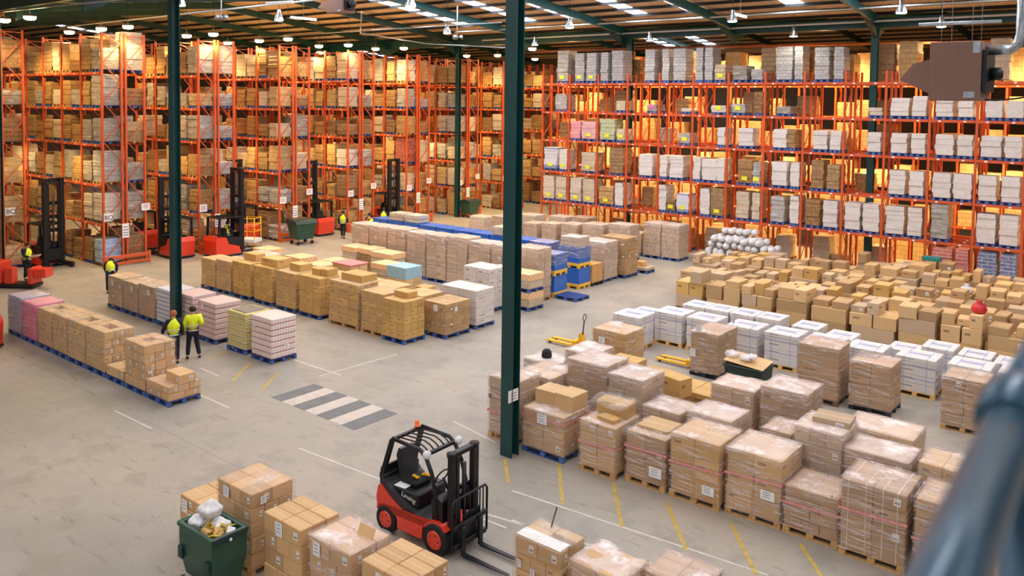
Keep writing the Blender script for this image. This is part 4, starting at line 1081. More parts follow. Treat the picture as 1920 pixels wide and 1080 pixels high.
# ---- the long rack at the right
xf = [-33.9, -31.7, -29.48, -27.3, -25.05, -22.82, -20.62, -18.44, -16.24, -14.1, -12.08, -10.0, -7.93, -5.9, -3.8]
YR = 44.75
rack('front half of the long orange rack at the right', YR, xf, 10.65)
rack('second half of the long right rack, behind its front half', YR+1.75, xf, 10.65)
ZONES = ['left of', 'right of']
def rp(x0, x1, ytop, lv, mat, sticker=None, pal='blue', Y=YR, d=1.15):
    """a load on the long rack from its left, right and top pixel"""
    zb = 0 if lv == 0 else LEV[lv-1]
    yb = W(((x0+x1)/2*0-15, Y, zb))[1] if 0 else ytop+25
    a, b = onY(x0, yb, Y), onY(x1, yb, Y); w = max(.5, min(b.x-a.x, 1.3))
    cx = (a.x+b.x)/2
    for xp in xf:                      # keep clear of the uprights
        if cx-w/2 < xp+.11 and cx+w/2 > xp-.11:
            if xp < cx: lo = xp+.11; hi = max(cx+w/2, lo+.5)
            else: hi = xp-.11; lo = min(cx-w/2, hi-.5)
            w, cx = hi-lo, (lo+hi)/2
    zt = onY((x0+x1)/2, ytop, Y).z
    h = max(.2, zt-zb-.152)
    if lv < 5: h = min(h, LEV[lv]-zb-.36)
    bi = max(0, sum(1 for x in xf if x < cx)-1); bi = min(bi, 13)
    half = 'left' if cx < (xf[bi]+xf[bi+1])/2 else 'right'
    lb = f'{DESC[mat]} {LVN[lv]}, {half} of {ORD[bi]} bay, long right rack'
    if lb in LABELS: lb = lb.replace(DESC[mat], 'second '+DESC[mat])
    return rk_load(NAME[mat], lb, 'goods on the long right rack', cx, Y+.55, zb+.002, w, d, h, mat, int(x0), pal=pal, sticker=sticker)
w2 = 'rl_white'
for a in [ # top level
    (1043, 1066, 96, 5, 'rl_grey', 'tyellow'), (1077, 1096, 100, 5, 'rl_roll', 'tyellow'), (1098, 1122, 100, 5, 'rl_roll', 'tyellow'), (1123, 1141, 98, 5, 'rl_roll'), (1146, 1170, 94, 5, 'rl_roll'),
    (1208, 1227, 93, 5, 'rl_roll'), (1229, 1255, 92, 5, 'rl_roll'), (1262, 1285, 92, 5, 'rl_roll'), (1293, 1317, 91, 5, 'rl_roll'), (1322, 1336, 90, 5, 'rl_roll'), (1338, 1362, 121, 5, 'rl_pale', 'tyellow'), (1371, 1402, 124, 5, 'rl_grey'), (1406, 1432, 129, 5, 'rl_grey'),
    (1455, 1486, 87, 5, 'rl_roll'), (1491, 1522, 87, 5, 'rl_roll'), (1526, 1556, 87, 5, 'rl_roll'), (1562, 1595, 86, 5, 'rl_roll'),
    # fourth level
    (1040, 1062, 178, 4, 'rl_grey'), (1153, 1175, 190, 4, 'rl_pale'), (1211, 1235, 196, 4, 'rl_grey', 'pinkwrap'), (1275, 1300, 202, 4, 'rl_pale'), (1332, 1360, 199, 4, 'rl_pale', 'tyellow'), (1370, 1396, 196, 4, 'rl_grey', 'tyellow'), (1417, 1432, 172, 4, 'rl_brown'), (1453, 1482, 199, 4, 'rl_grey'),
    (1626, 1656, 203, 4, 'rl_pale'), (1669, 1705, 182, 4, w2), (1709, 1742, 182, 4, w2), (1751, 1788, 185, 4, w2), (1793, 1831, 186, 4, w2), (1845, 1881, 188, 4, w2), (1885, 1920, 188, 4, w2),
    # third level
    (1064, 1088, 228, 3, 'rl_pink'), (1090, 1119, 228, 3, 'rl_pink', 'tyellow'), (1124, 1152, 224, 3, 'rl_green', 'tyellow'), (1155, 1178, 241, 3, 'rl_pale', 'tyellow'), (1272, 1294, 250, 3, 'rl_grey', 'tyellow'), (1348, 1375, 238, 3, w2), (1381, 1412, 241, 3, w2), (1448, 1475, 242, 3, w2), (1476, 1489, 242, 3, 'rl_tan'), (1521, 1552, 244, 3, w2), (1554, 1587, 245, 3, w2),
    (1623, 1655, 249, 3, w2), (1668, 1703, 250, 3, w2), (1706, 1741, 251, 3, w2), (1752, 1789, 252, 3, w2), (1793, 1829, 253, 3, w2), (1838, 1879, 257, 3, w2), (1882, 1920, 258, 3, w2),
    # second level
    (1019, 1045, 276, 2, 'tray_blue', 'tyellow'), (1047, 1078, 281, 2, w2, 'tyellow'), (1089, 1117, 285, 2, 'rl_pale', 'tyellow'), (1142, 1168, 276, 2, 'rl_brown'), (1197, 1222, 290, 2, w2), (1224, 1248, 291, 2, w2), (1254, 1281, 292, 2, w2), (1284, 1308, 294, 2, w2), (1315, 1343, 298, 2, w2), (1345, 1372, 298, 2, w2),
    (1381, 1411, 300, 2, 'rl_brown', 'tyellow'), (1413, 1440, 304, 2, 'rl_grey', 'tyellow'), (1446, 1476, 305, 2, w2), (1480, 1510, 307, 2, w2), (1518, 1546, 300, 2, 'rl_brown'), (1548, 1575, 308, 2, 'rl_tan'), (1664, 1699, 320, 2, w2), (1703, 1739, 322, 2, w2), (1747, 1783, 324, 2, w2), (1787, 1824, 328, 2, w2), (1831, 1870, 330, 2, w2), (1876, 1917, 334, 2, w2),
    # first level
    (1017, 1039, 330, 1, 'rl_pale', 'tyellow'), (1041, 1064, 333, 1, 'rl_pale', 'tyellow'), (1068, 1090, 334, 1, 'rl_pale', 'tyellow'), (1092, 1115, 335, 1, 'rl_pale', 'tyellow'), (1121, 1150, 351, 1, 'rl_tan', 'tyellow'), (1152, 1168, 343, 1, w2), (1220, 1246, 348, 1, w2), (1248, 1266, 374, 1, 'rl_tan', 'tyellow'), (1267, 1294, 364, 1, 'tray_blue', 'tyellow'), (1312, 1330, 355, 1, w2), (1332, 1358, 353, 1, 'rl_tan', 'tyellow'),
    (1379, 1405, 361, 1, 'rl_pale'), (1408, 1436, 363, 1, 'rl_pale'), (1444, 1472, 367, 1, 'rl_grey'), (1480, 1506, 369, 1, w2), (1508, 1537, 374, 1, 'rl_brown'), (1541, 1572, 377, 1, w2), (1578, 1614, 379, 1, w2), (1617, 1651, 382, 1, w2), (1659, 1696, 386, 1, w2), (1699, 1735, 391, 1, w2), (1744, 1781, 376, 1, 'rl_grey'), (1830, 1868, 402, 1, w2), (1873, 1912, 406, 1, w2),
    # floor
    (1745, 1785, 462, 0, 'rl_red'), (1789, 1822, 468, 0, 'rl_red'), (1832, 1868, 475, 0, 'rl_blue'), (1873, 1912, 478, 0, 'rl_blue'), (1270, 1292, 430, 0, 'rl_tan'), (1196, 1222, 425, 0, 'rl_brown'), (1236, 1262, 418, 0, 'rl_brown')]:
    rp(*a)
# second half and the racks behind: goods lit by the aisle lamps
rb = random.Random(3)
for lv in range(6):
    zb = 0 if lv == 0 else LEV[lv-1]
    for b in range(14):
        for s in (0, 1):
            if rb.random() < (.62 if lv < 5 else .25) or (s == 1 and L < 2.1): continue
            L = xf[b+1]-xf[b]; cx = xf[b]+L*(.27 if s == 0 else .73)
            mt = rb.choice(['rl_tan', 'rl_tan', 'rl_brown', 'rl_pale']); h = rb.uniform(.5, 1.45) if lv < 5 else rb.uniform(1.3, 2.0)
            rk_load(NAME[mt], f'{DESC[mt]} {LVN[lv]}, {"left" if s == 0 else "right"} of {ORD[b]} bay, rear half of long rack', 'goods on the rear half of the long rack', cx, YR+1.75+.55, zb+.002, .9, 1.15, h, mt, rb.randint(0, 99), pal='wood')
xg = [-37+2.25*i for i in range(17)]
rack('orange rack behind the long right rack, across the lit aisle', 51.4, xg, 12.1)
m = MB()
for lv in range(6):
    zb = 0 if lv == 0 else LEV[lv-1]
    for b in range(16):
        for s in (0, 1):
            if rb.random() < .16: continue
            h = rb.uniform(.7, 1.55) if lv < 5 else rb.uniform(1.4, 2.1); cx = xg[b]+(.6 if s == 0 else 1.66)
            m.cbox(cx-.48, 51.42, zb+.003, cx+.48, 52.5, zb+h, .015)
o = m.build('stacked_goods', M['rl_tan']); tag(o, 'dense brown goods filling the rack across the lit aisle behind the long rack', 'goods', None, 'stuff')
# ------------------------------------------------------------------ people
def skin_mesh(name, pts, edges, rad, mat, parent, sub=1, root=0):
    me = D.meshes.new(name); me.from_pydata([tuple(p) for p in pts], edges, []); me.update()
    o = link(name, me, parent)
    md = o.modifiers.new('skin', 'SKIN'); md.use_smooth_shade = True
    sv = me.skin_vertices[0].data
    for i, r in enumerate(rad):
        sv[i].radius = (r, r) if not isinstance(r, tuple) else r
        sv[i].use_root = (i == root)
    if sub:
        s = o.modifiers.new('sub', 'SUBSURF'); s.levels = sub; s.render_levels = sub
    dg = bpy.context.evaluated_depsgraph_get()
    new = D.meshes.new_from_object(o.evaluated_get(dg)); new.name = name
    o.modifiers.clear(); o.data = new; new.materials.clear(); new.materials.append(M[mat])
    for p in new.polygons: p.use_smooth = True
    return o
def person(label, x, y, rz, z=0, vest='hivis', trousers='navy', jacket=None, hair='hair', hat=None, pose=None, group='warehouse workers', scale=1.0):
    J = dict(pel=(0, 0, .96), sp=(0, 0, 1.14), ch=(.01, 0, 1.34), nk=(.02, 0, 1.5), hb=(.035, 0, 1.57), hd=(.045, 0, 1.66), ht=(.03, 0, 1.75),
             sl=(0, .19, 1.43), el=(-.03, .26, 1.15), wl=(.06, .25, .91), sr=(0, -.19, 1.43), er=(-.03, -.26, 1.15), wr=(.06, -.25, .91),
             hl=(0, .1, .92), kl=(.03, .11, .5), al=(-.02, .11, .09), tl=(.15, .12, .04), hr=(0, -.1, .92), kr=(.03, -.11, .5), ar=(-.02, -.11, .09), tr=(.15, -.12, .04))
    if pose: J.update(pose)
    J = {k: Vector(v) for k, v in J.items()}
    root = thing('person', label, 'person', (x, y, z), rz, group); root.scale = (scale,)*3
    # body: one continuous skin
    names = ['pel', 'sp', 'ch', 'nk', 'hb', 'hd', 'ht', 'sl', 'el', 'wl', 'sr', 'er', 'wr', 'hl', 'kl', 'al', 'tl', 'hr', 'kr', 'ar', 'tr']
    ix = {n: i for i, n in enumerate(names)}; pts = [J[n] for n in names]
    rad = [.125, .12, .135, .055, .062, .098, .062, .065, .047, .034, .065, .047, .034, .088, .062, .045, .036, .088, .062, .045, .036]
    E = [('pel', 'sp'), ('sp', 'ch'), ('ch', 'nk'), ('nk', 'hb'), ('hb', 'hd'), ('hd', 'ht'), ('ch', 'sl'), ('sl', 'el'), ('el', 'wl'), ('ch', 'sr'), ('sr', 'er'), ('er', 'wr'), ('pel', 'hl'), ('hl', 'kl'), ('kl', 'al'), ('al', 'tl'), ('pel', 'hr'), ('hr', 'kr'), ('kr', 'ar'), ('ar', 'tr')]
    E = [(ix[a], ix[b]) for a, b in E]
    def extra(p, r, par):
        pts.append(Vector(p)); rad.append(r); E.append((par, len(pts)-1)); return len(pts)-1
    for e_, w_, sg in (('el', 'wl', 1), ('er', 'wr', -1)):
        d = (J[w_]-J[e_]).normalized(); s = d.cross(Vector((0, 1, 0))); s = s.normalized() if s.length > .1 else Vector((1, 0, 0)); t = d.cross(s).normalized()
        pm = extra(J[w_]+d*.07, (.036, .02), ix[w_])
        for q, L in ((-.027, .075), (-.009, .088), (.009, .082), (.027, .066)):
            a = extra(J[w_]+d*.1+s*q, .010, pm); b = extra(J[w_]+d*(.1+L*.6)+s*q+t*.012, .009, a); extra(J[w_]+d*(.1+L)+s*q*1.0+t*.03, .0075, b)
        a = extra(J[w_]+d*.045+s*.045, .0105, pm); extra(J[w_]+d*.085+s*.062+t*.012, .009, a)
    f = Vector((1, 0, 0)); nz = extra(J['hd']+f*.098+Vector((0, 0, -.012)), .015, ix['hd']); extra(J['hd']+f*.115+Vector((0, 0, -.035)), .012, nz)
    for sg in (1, -1): extra(J['hd']+Vector((-.005, sg*.097, -.012)), .018, ix['hd'])
    skin_mesh('body', pts, E, rad, 'skin', root)
    m = MB()
    for sg in (1, -1): m = MB().ball(J['hd']+Vector((.09, sg*.033, .012)), .011, 0, 8); m.build('eye', M['ink'], root)
    MB().ball(J['hd']+Vector((.093, 0, -.055)), .02, 0, 8, (.35, 1, .3)).build('mouth', M['inkred'], root)
    # clothes
    T = ['pel', 'hl', 'kl', 'al', 'hr', 'kr', 'ar']; tp = [J[n] for n in T]; tp[3] = tp[3]+Vector((0, 0, .03)); tp[6] = tp[6]+Vector((0, 0, .03))
    skin_mesh('trousers', tp, [(0, 1), (1, 2), (2, 3), (0, 4), (4, 5), (5, 6)], [.145, .108, .082, .072, .108, .082, .072], trousers, root)
    for a, t in (('al', 'tl'), ('ar', 'tr')):
        skin_mesh('shoe', [J[a]+Vector((-.03, 0, -.035)), (J[a]+J[t])/2+Vector((0, 0, -.02)), J[t]+Vector((.03, 0, 0))], [(0, 1), (1, 2)], [.055, .05, .04], 'black_rub', root)
    jk = jacket or ('hivis' if vest == 'jacket' else 'navy')
    A = ['pel', 'sp', 'ch', 'sl', 'el', 'wl', 'sr', 'er', 'wr']; ap = [J[n] for n in A]
    skin_mesh('jacket', ap, [(0, 1), (1, 2), (2, 3), (3, 4), (4, 5), (2, 6), (6, 7), (7, 8)], [.158, .15, .17, .1, .072, .056, .1, .072, .056], jk, root)
    if vest and vest != 'jacket':
        vp = [J['pel']+Vector((0, 0, -.06)), J['sp'], J['ch'], J['ch']*.1+J['sl']*.9, J['ch']*.1+J['sr']*.9]
        skin_mesh('hi_vis_vest', vp, [(0, 1), (1, 2), (2, 3), (2, 4)], [.19, .185, .215, .135, .135], vest, root)
    if vest:
        up = (J['ch']-J['pel']).normalized()
        for q, rr in ((.1, .205), (.5, .2)):
            c = J['pel'].lerp(J['ch'], q); Mx = Matrix.Translation(c) @ up.to_track_quat('Z', 'X').to_matrix().to_4x4()
            MB().lathe([(rr, -.022), (rr+.004, 0), (rr, .022)], 16, 0, Mx, cap=False).build('reflective_strip', M['reflect'], root)
    hm_ = M[hat or hair]
    h = MB(); c = J['hd']; R = .112
    vs = []; fs = []; n = 14
    Mh = Matrix.Translation(c+Vector((-.012, 0, .022)))
    prof = [(R*1.0, -.045), (R*1.02, .0), (R*.93, .045), (R*.68, .082), (R*.3, .1), (.004, .104)]
    h.lathe(prof, n, 0, Mh @ Matrix.Rotation(-.28, 4, 'Y'), cap=True); h.build('hat' if hat else 'hair', hm_, root)
    return root
WALK = dict(kl=(.16, .11, .52), al=(.12, .11, .1), tl=(.28, .12, .06), kr=(-.02, -.11, .5), ar=(-.22, -.11, .13), tr=(-.08, -.12, .03), el=(-.1, .26, 1.16), wl=(-.02, .27, .93), er=(.04, -.26, 1.16), wr=(.2, -.22, .97))
SIT = dict(pel=(0, 0, .5), sp=(-.02, 0, .68), ch=(0, 0, .88), nk=(.03, 0, 1.04), hb=(.05, 0, 1.1), hd=(.06, 0, 1.19), ht=(.05, 0, 1.28), sl=(.01, .19, .97), el=(.1, .25, .72), wl=(.32, .2, .72), sr=(.01, -.19, .97), er=(.1, -.25, .72), wr=(.32, -.2, .72), hl=(.02, .1, .48), kl=(.3, .12, .52), al=(.32, .12, .14), tl=(.44, .12, .08), hr=(.02, -.1, .48), kr=(.3, -.12, .52), ar=(.32, -.12, .14), tr=(.44, -.12, .08))
def yaw_to(px, py, qx, qy):
    a, b = P(px, py), P(qx, qy); return math.atan2(b.y-a.y, b.x-a.x)
q = P(362, 672)
person('man in a bright yellow hi-vis jacket seen from behind, walking off', q.x, q.y, yaw_to(362, 672, 352, 640), vest='jacket', pose=dict(el=(.0, .27, 1.16), wl=(.12, .24, .93), er=(-.12, -.3, 1.2), wr=(.08, -.24, 1.1), kl=(.04, .14, .5), al=(-.02, .17, .09), tl=(.14, .19, .04), kr=(.03, -.13, .5), ar=(-.06, -.2, .1), tr=(.1, -.22, .04)))
q = P(326, 682)
person('person in a yellow hi-vis vest over dark sleeves, ginger hat, from behind', q.x, q.y, yaw_to(326, 682, 318, 650), hat='ginger', pose=dict(el=(-.06, .32, 1.18), wl=(.1, .33, 1.02)))
q = P(51, 533)
person('man in a yellow vest reading white papers on the order picker', q.x, q.y, .55, z=.2, pose=dict(el=(.05, .25, 1.16), wl=(.26, .14, 1.12), er=(.05, -.25, 1.16), wr=(.26, -.14, 1.12), hd=(.08, 0, 1.65), ht=(.07, 0, 1.74)))
o = MB().box(-.14, -.2, 0, .14, .2, .006, M=Matrix.Rotation(-.5, 4, 'Y')).build('paper_sheets', M['paper'], None, (q.x+.48*math.cos(.55), q.y+.48*math.sin(.55), 1.36)); tag(o, 'white papers held by the man on the order picker', 'paper')
q = P(207, 550)
person('person in a yellow vest bending behind the brown carton loads', q.x, q.y, 2.6, pose=dict(ch=(.2, 0, 1.28), nk=(.33, 0, 1.36), hb=(.38, 0, 1.38), hd=(.45, 0, 1.4), ht=(.53, 0, 1.42), sl=(.2, .19, 1.34), el=(.3, .25, 1.08), wl=(.42, .2, .88), sr=(.2, -.19, 1.34), er=(.3, -.25, 1.08), wr=(.42, -.2, .88)))
q = P(643, 447)
person('person in a yellow vest walking past the fourth rack row end', q.x, q.y, 2.2, pose=WALK)
q = P(697, 456)
person('person in a yellow vest beside the one in orange', q.x, q.y, 2.0, pose=WALK)
q = P(686, 453)
person('person in an orange hi-vis vest left of the one in yellow', q.x, q.y+.3, 2.2, vest='hivis_o', pose=WALK)
q = P(719, 440)
person('person in a yellow vest behind the tall wrapped row, head showing', q.x, q.y, 2.4)

# ------------------------------------------------------------------ reach trucks
def wheel(parent, x, y, r, w, name='wheel', rim='truck_red', zc=None):
    Mx = Matrix.Translation((x, y, zc if zc is not None else r)) @ Matrix.Rotation(PI/2, 4, 'X')
    o = MB().lathe([(r*.6, -w/2), (r*.94, -w/2), (r, -w*.36), (r, w*.36), (r*.94, w/2), (r*.6, w/2)], 24, 0, Mx).build(name, M['black_rub'], parent)
    h = MB().lathe([(r*.18, -w/2-.018), (r*.42, -w/2-.012), (r*.5, -w/2-.022), (r*.6, -w/2-.006), (r*.6, w/2+.006), (r*.5, w/2+.022), (r*.42, w/2+.012), (r*.18, w/2+.018)], 20, 0, Mx)
    h.build('rim', M[rim], o)
    k = MB()
    for i in range(5):
        a = 2*PI*i/5
        for s in (-1, 1):
            c = Vector((math.cos(a)*r*.36, s*(w/2+.012), math.sin(a)*r*.36))+Vector((x, y, zc if zc is not None else r)); MB().ball(c, .018, 0, 6).build('wheel_nut', M['black'], o)
    return o
def reach_truck(label, x, y, rz, mast=4.6, driver=None, dv='hivis'):
    t = thing('reach_truck', label, 'reach truck', (x, y, 0), rz, 'red and black reach trucks')
    # chassis: counterweight at the back (-x), mast at the front (+x)
    MB().prism([(-1.15, .12), (-1.2, .92), (-1.1, 1.16), (-.55, 1.1), (-.38, .72), (.3, .52), (.42, .12)], -.62, .62).build('chassis', M['truck_red'], t)
    MB().cbox(-1.2, -.64, .05, .42, .64, .14, .02).build('base_skirt', M['black'], t)
    MB().prism([(-.46, .5), (-.5, 1.1), (-.38, 1.55), (-.3, 1.55), (-.3, .95), (.1, .9), (.1, .62), (-.3, .62)], -.3, .3).build('seat', M['black_rub'], t)
    MB().prism([(.36, .5), (.36, 1.1), (.4, 1.2), (.44, 1.0), (.44, .45)], -.58, .58).build('dashboard', M['black'], t)
    for s in (-1, 1): MB().prism([(-.53, 1.1), (-.37, .73), (.3, .53), (.42, .53), (.42, 1.05), (-.2, 1.12)], s*.6-.02, s*.6+.02).build('cab_side', M['black'], t)
    for xx, yy in ((-1.0, -.56), (-1.0, .56), (.36, -.56), (.36, .56)):
        MB().bar((xx, yy, .5), (xx*.92, yy, 2.15), .1, .1).build('guard_pillar', M['black'], t)
    r = MB().cbox(-1.0, -.6, 2.15, .45, .6, 2.2, .01).build('overhead_guard', M['black'], t)
    for i in range(6): MB().box(-.9+.23*i, -.55, 2.201, -.84+.23*i, .55, 2.24).build('guard_bar', M['black'], r)
    for s in (-1, 1):
        MB().cbox(.46, s*.42-.11, .05, .66, s*.42+.11, mast, .01).build('mast_rail', M['black'], t)
        MB().cbox(.5, s*.27-.05, .1, .62, s*.27+.05, mast-.25, .01).build('inner_mast_rail', M['black'], t)
        MB().cbox(.46, s*.55-.08, .06, 1.4, s*.55+.08, .26, .02).build('straddle_leg', M['black'], t)
        wheel(t, 1.26, s*.55, .13, .165, 'load_wheel', 'black')
        MB().bar((.6, s*.2, .3), (1.5, s*.2, .3), .1, .045).build('fork', M['black'], t)
    for z in (.6, 1.2, 1.9, 2.6, 3.3, mast-.1): MB().cbox(.45, -.33, z-.09, .5, .33, z+.09, .01).build('mast_crossbar', M['black'], t)
    MB().tube([(.56, 0, .2), (.56, 0, mast-.4)], .045, 8).build('lift_cylinder', M['dkgrey'], t)
    MB().cbox(.63, -.42, .35, .68, .42, .95, .01).build('fork_carriage', M['black'], t)
    MB().tube([(.4, 0, 1.15), (.3, 0, 1.35)], .025, 8).build('steering_column', M['black'], t)
    wheel(t, -.7, 0, .17, .2, 'drive_wheel', 'black')
    if driver:
        cx, cy = x+math.cos(rz)*-.1, y+math.sin(rz)*-.1
        person(driver, cx, cy, rz, z=.6, vest=dv, pose=SIT, group='truck drivers')
    return t
reach_truck('reach truck standing in the aisle before the second left rack row', P(117, 494).x, 18.05, .1, 4.6)
reach_truck('reach truck right behind the first green column, driving into the aisle', -43.6, 23.75, PI, 4.4)
reach_truck('reach truck deep in the aisle behind the second left rack row', -47.3, 23.6, PI, 5.0, 'driver in a yellow vest in the truck behind the second left rack row')
reach_truck('reach truck with a seated yellow-vested driver by the third left rack row', -41.7, 26.0, 1.6, 4.9, 'driver in a yellow vest leaning out of the truck by the third left row')
reach_truck('reach truck in the aisle right of the yellow steps', -45.6, 29.2, PI, 5.0)
reach_truck('reach truck behind the nearer green wheeled bin', -44.2, 33.9, PI, 4.8)
reach_truck('reach truck with tall mast raised before the sixth left rack row', -44.0, 40.1, .0, 4.7, 'driver in orange seated in the tall-masted truck', 'hivis_o')
reach_truck('reach truck cut off by the left edge of the view', P(-79, 660).x, P(-79, 660).y, YAW+PI, 4.2)

# order picker at the left
q = P(42, 538); t = thing('order_picker', 'low red order picker truck beside the brown downpipe', 'order picker', (q.x, q.y, 0), .62)
MB().cbox(-1.35, -.4, .05, .75, .4, .2, .02).build('platform', M['black'], t)
MB().cbox(-1.3, -.38, .201, -.75, .38, 1.2, .03).build('battery_box', M['truck_red'], t)
MB().cbox(-.6, -.4, .201, -.2, .0, .95, .03).build('motor_cover', M['truck_red'], t)
MB().cbox(.5, -.38, .201, .72, .38, .95, .03).build('front_panel', M['truck_red'], t)
MB().cbox(.73, -.3, .5, 1.3, .3, .9, .02).build('load_basket', M['truck_red'], t)
MB().tube([(.45, 0, .9), (.38, 0, 1.25), (.2, 0, 1.3)], .03, 8).build('tiller', M['black'], t)
for a in (-1.1, .5): wheel(t, a, 0, .1, .2, 'wheel', 'black', zc=.1)

# ------------------------------------------------------------------ forklift in the foreground
FX_, FY_ = -11.70, 11.80
t = thing('forklift', 'red and black counterbalance forklift parked on the open floor', 'forklift', (FX_, FY_, 0), .03)
def arc(cx, cz, r, a0, a1, n=9): return [(cx+r*math.cos(math.radians(a0+(a1-a0)*i/n)), cz+r*math.sin(math.radians(a0+(a1-a0)*i/n))) for i in range(n+1)]
RW, FW = -.68, .68
prof = [(-.93, .45), (-.96, .7), (-.91, .93), (-.85, .97), (-.74, .9), (-.58, .78), (-.3, .64), (.0, .53), (.3, .47), (.55, .52), (.8, .62), (.86, .6), (.84, .5)]+arc(FW, .31, .36, 40, 190)+[(.3, .2), (-.3, .2)]+arc(RW, .28, .33, -14, 150)
MB().prism(prof[::-1], -.53, .53).build('chassis', M['truck_red'], t)
MB().prism([(-.88, .96), (-.9, 1.14), (-.8, 1.14), (-.68, 1.0), (-.3, .8), (.2, .62), (.62, .58), (.62, .47), (.3, .4), (-.3, .56), (-.75, .8)], -.5, .5).build('side_panel', M['dkgrey'], t)
MB().cbox(-.72, -.42, .7, .12, .42, .98, .03).build('hood', M['black'], t)
MB().cbox(.12, -.46, .34, .72, .46, .5, .02).build('floor_plate', M['black'], t)
MB().prism([(.55, .45), (.5, 1.02), (.62, 1.12), (.8, 1.05), (.82, .45)], -.46, .46).build('dashboard', M['black'], t)
s = MB().cbox(-.58, -.24, .985, -.1, .24, 1.1, .035).build('seat', M['black_rub'], t)
MB().prism([(-.62, 1.1), (-.72, 1.5), (-.66, 1.66), (-.58, 1.66), (-.54, 1.5), (-.48, 1.1)], -.2, .2).build('seat_back', M['dkgrey'], t)
MB().cbox(-.93, -.5, 1.1, -.72, .5, 1.2, .03).build('counterweight_cap', M['black'], t)
MB().prism([(-.88, 1.2), (-.86, 1.32), (-.78, 1.34), (-.78, 1.2)], -.5, .5).build('rear_guard', M['black'], t)
ZT = 1.93
for s in (-1, 1):
    MB().bar((-.87, s*.46, 1.1), (-.6, s*.43, ZT), .085, .085).build('rear_pillar', M['black'], t)
    MB().tube([(.66, s*.45, .6), (.62, s*.45, 1.1), (.5, s*.44, 1.52), (.34, s*.43, 1.8), (.18, s*.43, ZT-.01), (-.6, s*.43, ZT+.02)], .042, 8).build('guard_rail', M['black'], t)
for i, xx in enumerate((-.6, .3)): MB().bar((xx, -.43, ZT+.0 if i == 0 else 1.84), (xx, .43, ZT if i == 0 else 1.84), .07, .06).build('guard_crossbar', M['black'], t)
for i in range(5):
    yy = -.3+.15*i; MB().tube([(-.58, yy, ZT+.02), (.02, yy, ZT+.05), (.18, yy, ZT+.0), (.3, yy, 1.85)], .016, 6).build('guard_bar', M['black'], t)
for a, b in ((.34, .47), (.34, -.47)):
    w = MB().lathe([(.03, 0), (.075, .03), (.085, .1), (.07, .13)], 14, 0, Matrix.Translation((a-.02, b, 1.86)) @ Matrix.Rotation(1.2, 4, 'Y')).build('work_light', M['white'], t)
MB().lathe([(.06, 0), (.06, .02), (.05, .025), (.05, .1), (.035, .13)], 12, 0, Matrix.Translation((-.62, .3, ZT+.04))).build('beacon', M['hivis_o'], t)
MB().tube([(.55, 0, 1.05), (.4, 0, 1.28)], .03, 8).build('steering_column', M['black'], t)
k = MB(); pts = [(.37+.07*math.sin(a)*.9, .17*math.cos(a), 1.3+.14*math.sin(a)) for a in [2*PI*i/20 for i in range(21)]]
k.tube(pts, .016, 6, cap=False).build('steering_wheel', M['black'], t)
for s in (-1, 1):
    wheel(t, RW, s*.45, .285, .18, 'rear_wheel'); wheel(t, FW, s*.46, .31, .2, 'front_wheel')
    MB().cbox(.86, s*.34-.055, .12, 1.0, s*.34+.055, 2.0, .01).build('mast_rail', M['black'], t)
    MB().cbox(.9, s*.245-.04, .16, 1.02, s*.245+.04, 1.96, .01).build('inner_mast_rail', M['black'], t)
    MB().tube([(.5, s*.34, .55), (.9, s*.34, 1.32)], .045, 8).build('tilt_cylinder', M['dkgrey'], t)
    fk = MB().cbox(1.14, s*.26-.055, .07, 1.19, s*.26+.055, .62, .008).build('fork', M['black'], t)
    fb = MB(); fb.add([(1.19, s*.26-.05, .05), (2.28, s*.26-.04, .06), (2.28, s*.26+.04, .06), (1.19, s*.26+.05, .05), (1.19, s*.26-.05, .095), (2.28, s*.26-.04, .07), (2.28, s*.26+.04, .07), (1.19, s*.26+.05, .095)], [(0, 3, 2, 1), (4, 5, 6, 7), (0, 1, 5, 4), (1, 2, 6, 5), (2, 3, 7, 6), (3, 0, 4, 7)]); fb.build('fork_blade', M['black'], fk)
    MB().lathe([(.1, 0), (.1, .03)], 12, 0, Matrix.Translation((.92, s*.34, 2.0))).build('mast_cap', M['black'], t)
MB().cbox(.84, -.4, 1.93, .98, .4, 2.02, .01).build('mast_top_crossbar', M['black'], t)
MB().cbox(.86, -.3, .5, .9, .3, .62, .01).build('mast_crossbar', M['black'], t)
MB().cbox(.86, -.3, 1.2, .9, .3, 1.28, .01).build('mast_crossbar', M['black'], t)
MB().tube([(.95, 0, .2), (.95, 0, 1.75)], .045, 8).build('lift_cylinder', M['black'], t)
MB().cbox(1.07, -.5, .2, 1.135, .5, .3, .008).build('carriage_bar', M['black'], t)
MB().cbox(1.07, -.5, .58, 1.135, .5, .68, .008).build('carriage_bar', M['black'], t)
MB().cbox(1.03, -.38, .2, 1.066, .38, .78, .006).build('carriage_plate', M['black'], t)
MB().tube([(1.11, -.52, .25), (1.11, -.52, 1.1), (1.11, -.46, 1.18), (1.11, .46, 1.18), (1.11, .52, 1.1), (1.11, .52, .25)], .024, 8).build('backrest_frame', M['black'], t)
for yy in (-.4, -.3, -.17, 0, .17, .3, .4): MB().tube([(1.11, yy, .68), (1.11, yy, 1.17)], .014, 6).build('backrest_bar', M['black'], t)
MB().box(1.1, -.3, .72, 1.13, -.25, .95).build('red_marker', M['truck_red'], t)
MB().cbox(-1.06, -.3, .5, -1.04, .3, .62, .004).build('rear_plate', M['black'], t)
cu = D.curves.new('lettering', 'FONT'); cu.body = 'Lansing'; cu.size = .135; cu.extrude = .002; cu.shear = .2; cu.materials.append(M['white'])
o = font_mesh(cu, t); o.location = (-.36, -.4235, .845); o.rotation_euler = (PI/2, .16, 0)
b = Vector((FX_, FY_, 0))
